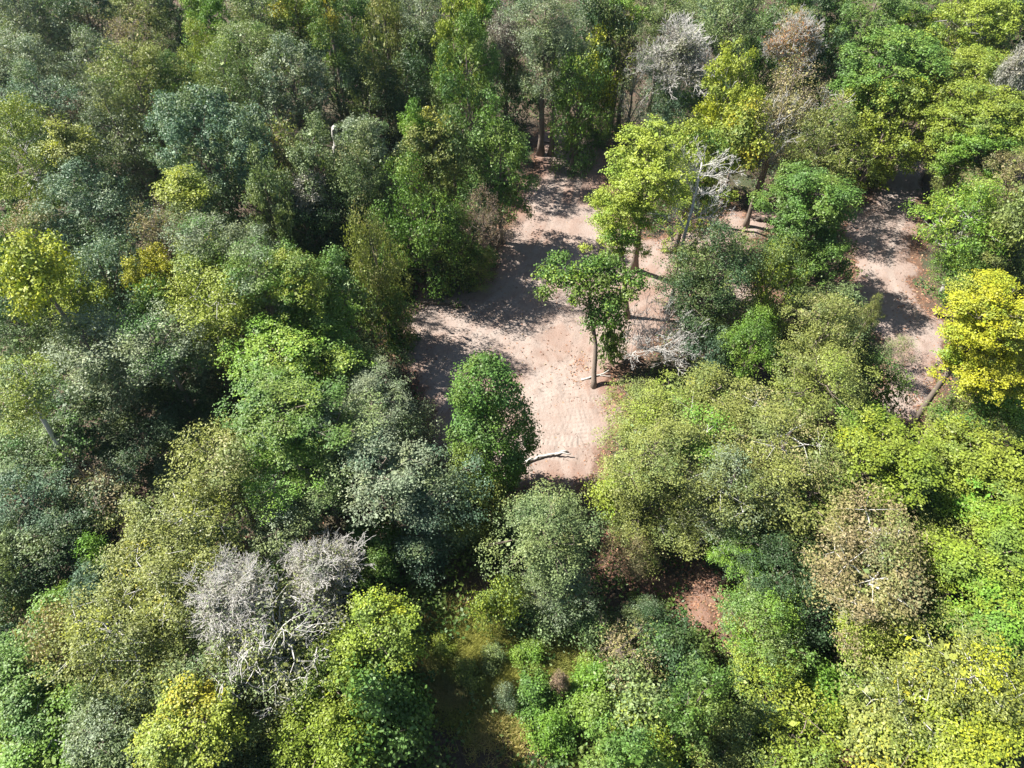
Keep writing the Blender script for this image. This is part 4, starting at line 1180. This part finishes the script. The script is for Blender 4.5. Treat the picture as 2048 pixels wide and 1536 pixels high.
def undergrowth():
    rng = np.random.default_rng(5)
    g0, g1 = at(1020, 1390)[:2], at(1180, 1500)[:2]
    def keep(x, y):
        d = dirt_sd(x, y)
        glade = np.hypot((x - g0[0]) / 5.5, (y - g0[1]) / 4.0) < 1
        return ((d < -0.8) | ((d < 0.25) & (rng.random(len(x)) < 0.35))) & (noise2(x, y, 13, 5.0) > 0.24) & ~(glade & (rng.random(len(x)) < 0.9))
    S = scatter_ground(rng, 3600, keep)
    hgt = np.where(dirt_sd(S[:, 0], S[:, 1]) > -1.2, 0.2, rng.uniform(0.3, 1.5, len(S)))
    C = np.concatenate([S, hgt[:, None]], 1)
    C = np.repeat(C, 4, 0) + rng.normal(0, 1, (len(S) * 4, 3)) * np.array([0.6, 0.6, 0.25])
    C[:, 2] = np.maximum(C[:, 2], 0.15)
    cv = np.clip(noise2(C[:, 0], C[:, 1], 8, 3.0) * 0.8 + rng.random(len(C)) * 0.3, 0, 1)
    V, F, c, l = leaves_at(rng, C, np.tile([0, 0, 1.0], (len(C), 1)), 16, 0.34, 0.27, 0.6, 0.6, cv, 0.7, 0.1)
    o = link('undergrowth', mesh_np('undergrowth', V, F, M_LEAF, {'clump': ('FACE', c), 'leaf': ('FACE', l)}))
    o.color = (0.06, 0.11, 0.03, 1); o['tint_color'] = [0.11, 0.13, 0.05]; o['tint_share'] = 0.4
    o['kind'] = 'stuff'; o['label'] = 'leafy green undergrowth on the forest floor'
undergrowth()

def leaf_litter():
    rng = np.random.default_rng(6)
    red = np.array([at(u, v)[:2] for u, v in [(1290, 480), (1440, 1140), (1830, 640), (1700, 1450), (1200, 770), (870, 570), (1200, 330), (1235, 1110), (2000, 540), (880, 590)]])
    def keep(x, y):
        d = dirt_sd(x, y)
        dm = np.min(np.hypot(x[:, None] - red[:, 0], y[:, None] - red[:, 1]), 1)
        p = np.exp(-(d / 1.1) ** 2) * 0.9 + np.exp(-(dm / 2.2) ** 2) * 1.0 + (d > 0) * 0.05 + (d < 0) * 0.03
        return rng.random(len(x)) < p * (0.35 + noise2(x, y, 14, 2.0))
    S = scatter_ground(rng, 26000, keep)
    P = np.concatenate([S, np.full((len(S), 1), 0.05)], 1)
    d = dirt_sd(S[:, 0], S[:, 1])
    P[:, 2] = 0.03 + np.clip(d, 0, 1) * 0.15
    V, F, c, l = leaves_at(rng, P, np.tile([0, 0, 1.0], (len(P), 1)), 1, 0.01, 0.17, 0.7, 0.5, rng.random(len(P)), 1.2)
    o = link('leaf_litter', mesh_np('leaf_litter', V, F, M_LITTER, {'clump': ('FACE', c), 'leaf': ('FACE', l)}))
    o['kind'] = 'stuff'; o['label'] = 'reddish brown fallen leaves round the rim of the dirt'
leaf_litter()

def debris():
    rng = np.random.default_rng(16)
    S = scatter_ground(rng, 1500, lambda x, y: dirt_sd(x, y) > -0.6)
    a = rng.uniform(0, 6.28, len(S)); L = rng.uniform(0.05, 0.32, len(S))
    d = dirt_sd(S[:, 0], S[:, 1])
    z = 0.03 + np.clip(d, 0, 1) * 0.16
    P0 = np.stack([S[:, 0], S[:, 1], z], 1)
    P1 = P0 + np.stack([np.cos(a) * L, np.sin(a) * L, rng.uniform(0, 0.06, len(S))], 1)
    r = rng.uniform(0.010, 0.026, len(S))
    V, F = tubes(P0, P1, r, r * 0.6, 4)
    o = link('twig_debris', mesh_np('twig_debris', V, F, M_BARK))
    o.color = (0.15, 0.10, 0.075, 1)
    o['kind'] = 'stuff'; o['label'] = 'small sticks and clods strewn over the dirt'
debris()

def glade_grass():
    rng = np.random.default_rng(17)
    c0 = [at(u, v)[:2] for u, v in [(880, 1280), (960, 1300), (1040, 1320), (1100, 1290), (920, 1370), (1000, 1420), (1130, 1420), (1200, 1480), (850, 1300)]]
    S = np.concatenate([rng.normal(0, 1, (1100, 2)) * [1.6, 1.2] + c for c in c0])
    k = 10
    B = np.repeat(S, k, 0) + rng.normal(0, 0.13, (len(S) * k, 2))
    n = len(B)
    a = rng.uniform(0, 6.28, n); h = rng.uniform(0.25, 0.75, n)
    B3 = np.concatenate([B, np.zeros((n, 1))], 1)
    sd_ = np.stack([np.cos(a), np.sin(a), np.zeros(n)], 1) * 0.022
    tip = B3 + np.stack([-np.sin(a) * h * 0.55, np.cos(a) * h * 0.55, h], 1)
    V = np.stack([B3 - sd_, B3 + sd_, tip], 1).reshape(-1, 3)
    cv = np.clip(np.repeat(noise2(S[:, 0], S[:, 1], 18, 1.6), k), 0, 1)
    o = link('glade_grass', mesh_np('glade_grass', V, np.arange(3 * n).reshape(-1, 3), M_LEAF, {'clump': ('FACE', cv), 'leaf': ('FACE', rng.random(n))}))
    o.color = (0.32, 0.33, 0.11, 1); o['tint_color'] = [0.44, 0.35, 0.18]; o['tint_share'] = 0.5
    o['kind'] = 'stuff'; o['label'] = 'dry yellow green grass in the small glade'
glade_grass()

# ------------------------------------------------------------------ air
def air():
    x, y0, y1, z0, z1 = 760, -560, 960, -4.0, 47.0
    V = [(sx * x, y, z) for z in (z0, z1) for y in (y0, y1) for sx in (-1, 1)]
    F = [(0, 2, 3, 1), (4, 5, 7, 6), (0, 1, 5, 4), (2, 6, 7, 3), (0, 4, 6, 2), (1, 3, 7, 5)]
    me = mesh_np('haze', V, F)
    m = bpy.data.materials.new('haze')
    m.use_nodes = True
    t = m.node_tree
    t.nodes.clear()
    out = t.nodes.new('ShaderNodeOutputMaterial')
    pv = t.nodes.new('ShaderNodeVolumePrincipled')
    pv.inputs['Color'].default_value = (0.66, 0.88, 1.0, 1)
    pv.inputs['Density'].default_value = 0.00014
    pv.inputs['Anisotropy'].default_value = 0.45
    t.links.new(pv.outputs[0], out.inputs['Volume'])
    me.materials.append(m)
    o = link('haze', me)
    o['kind'] = 'stuff'
    o['label'] = 'thin pale haze in the air over the wood'
air()
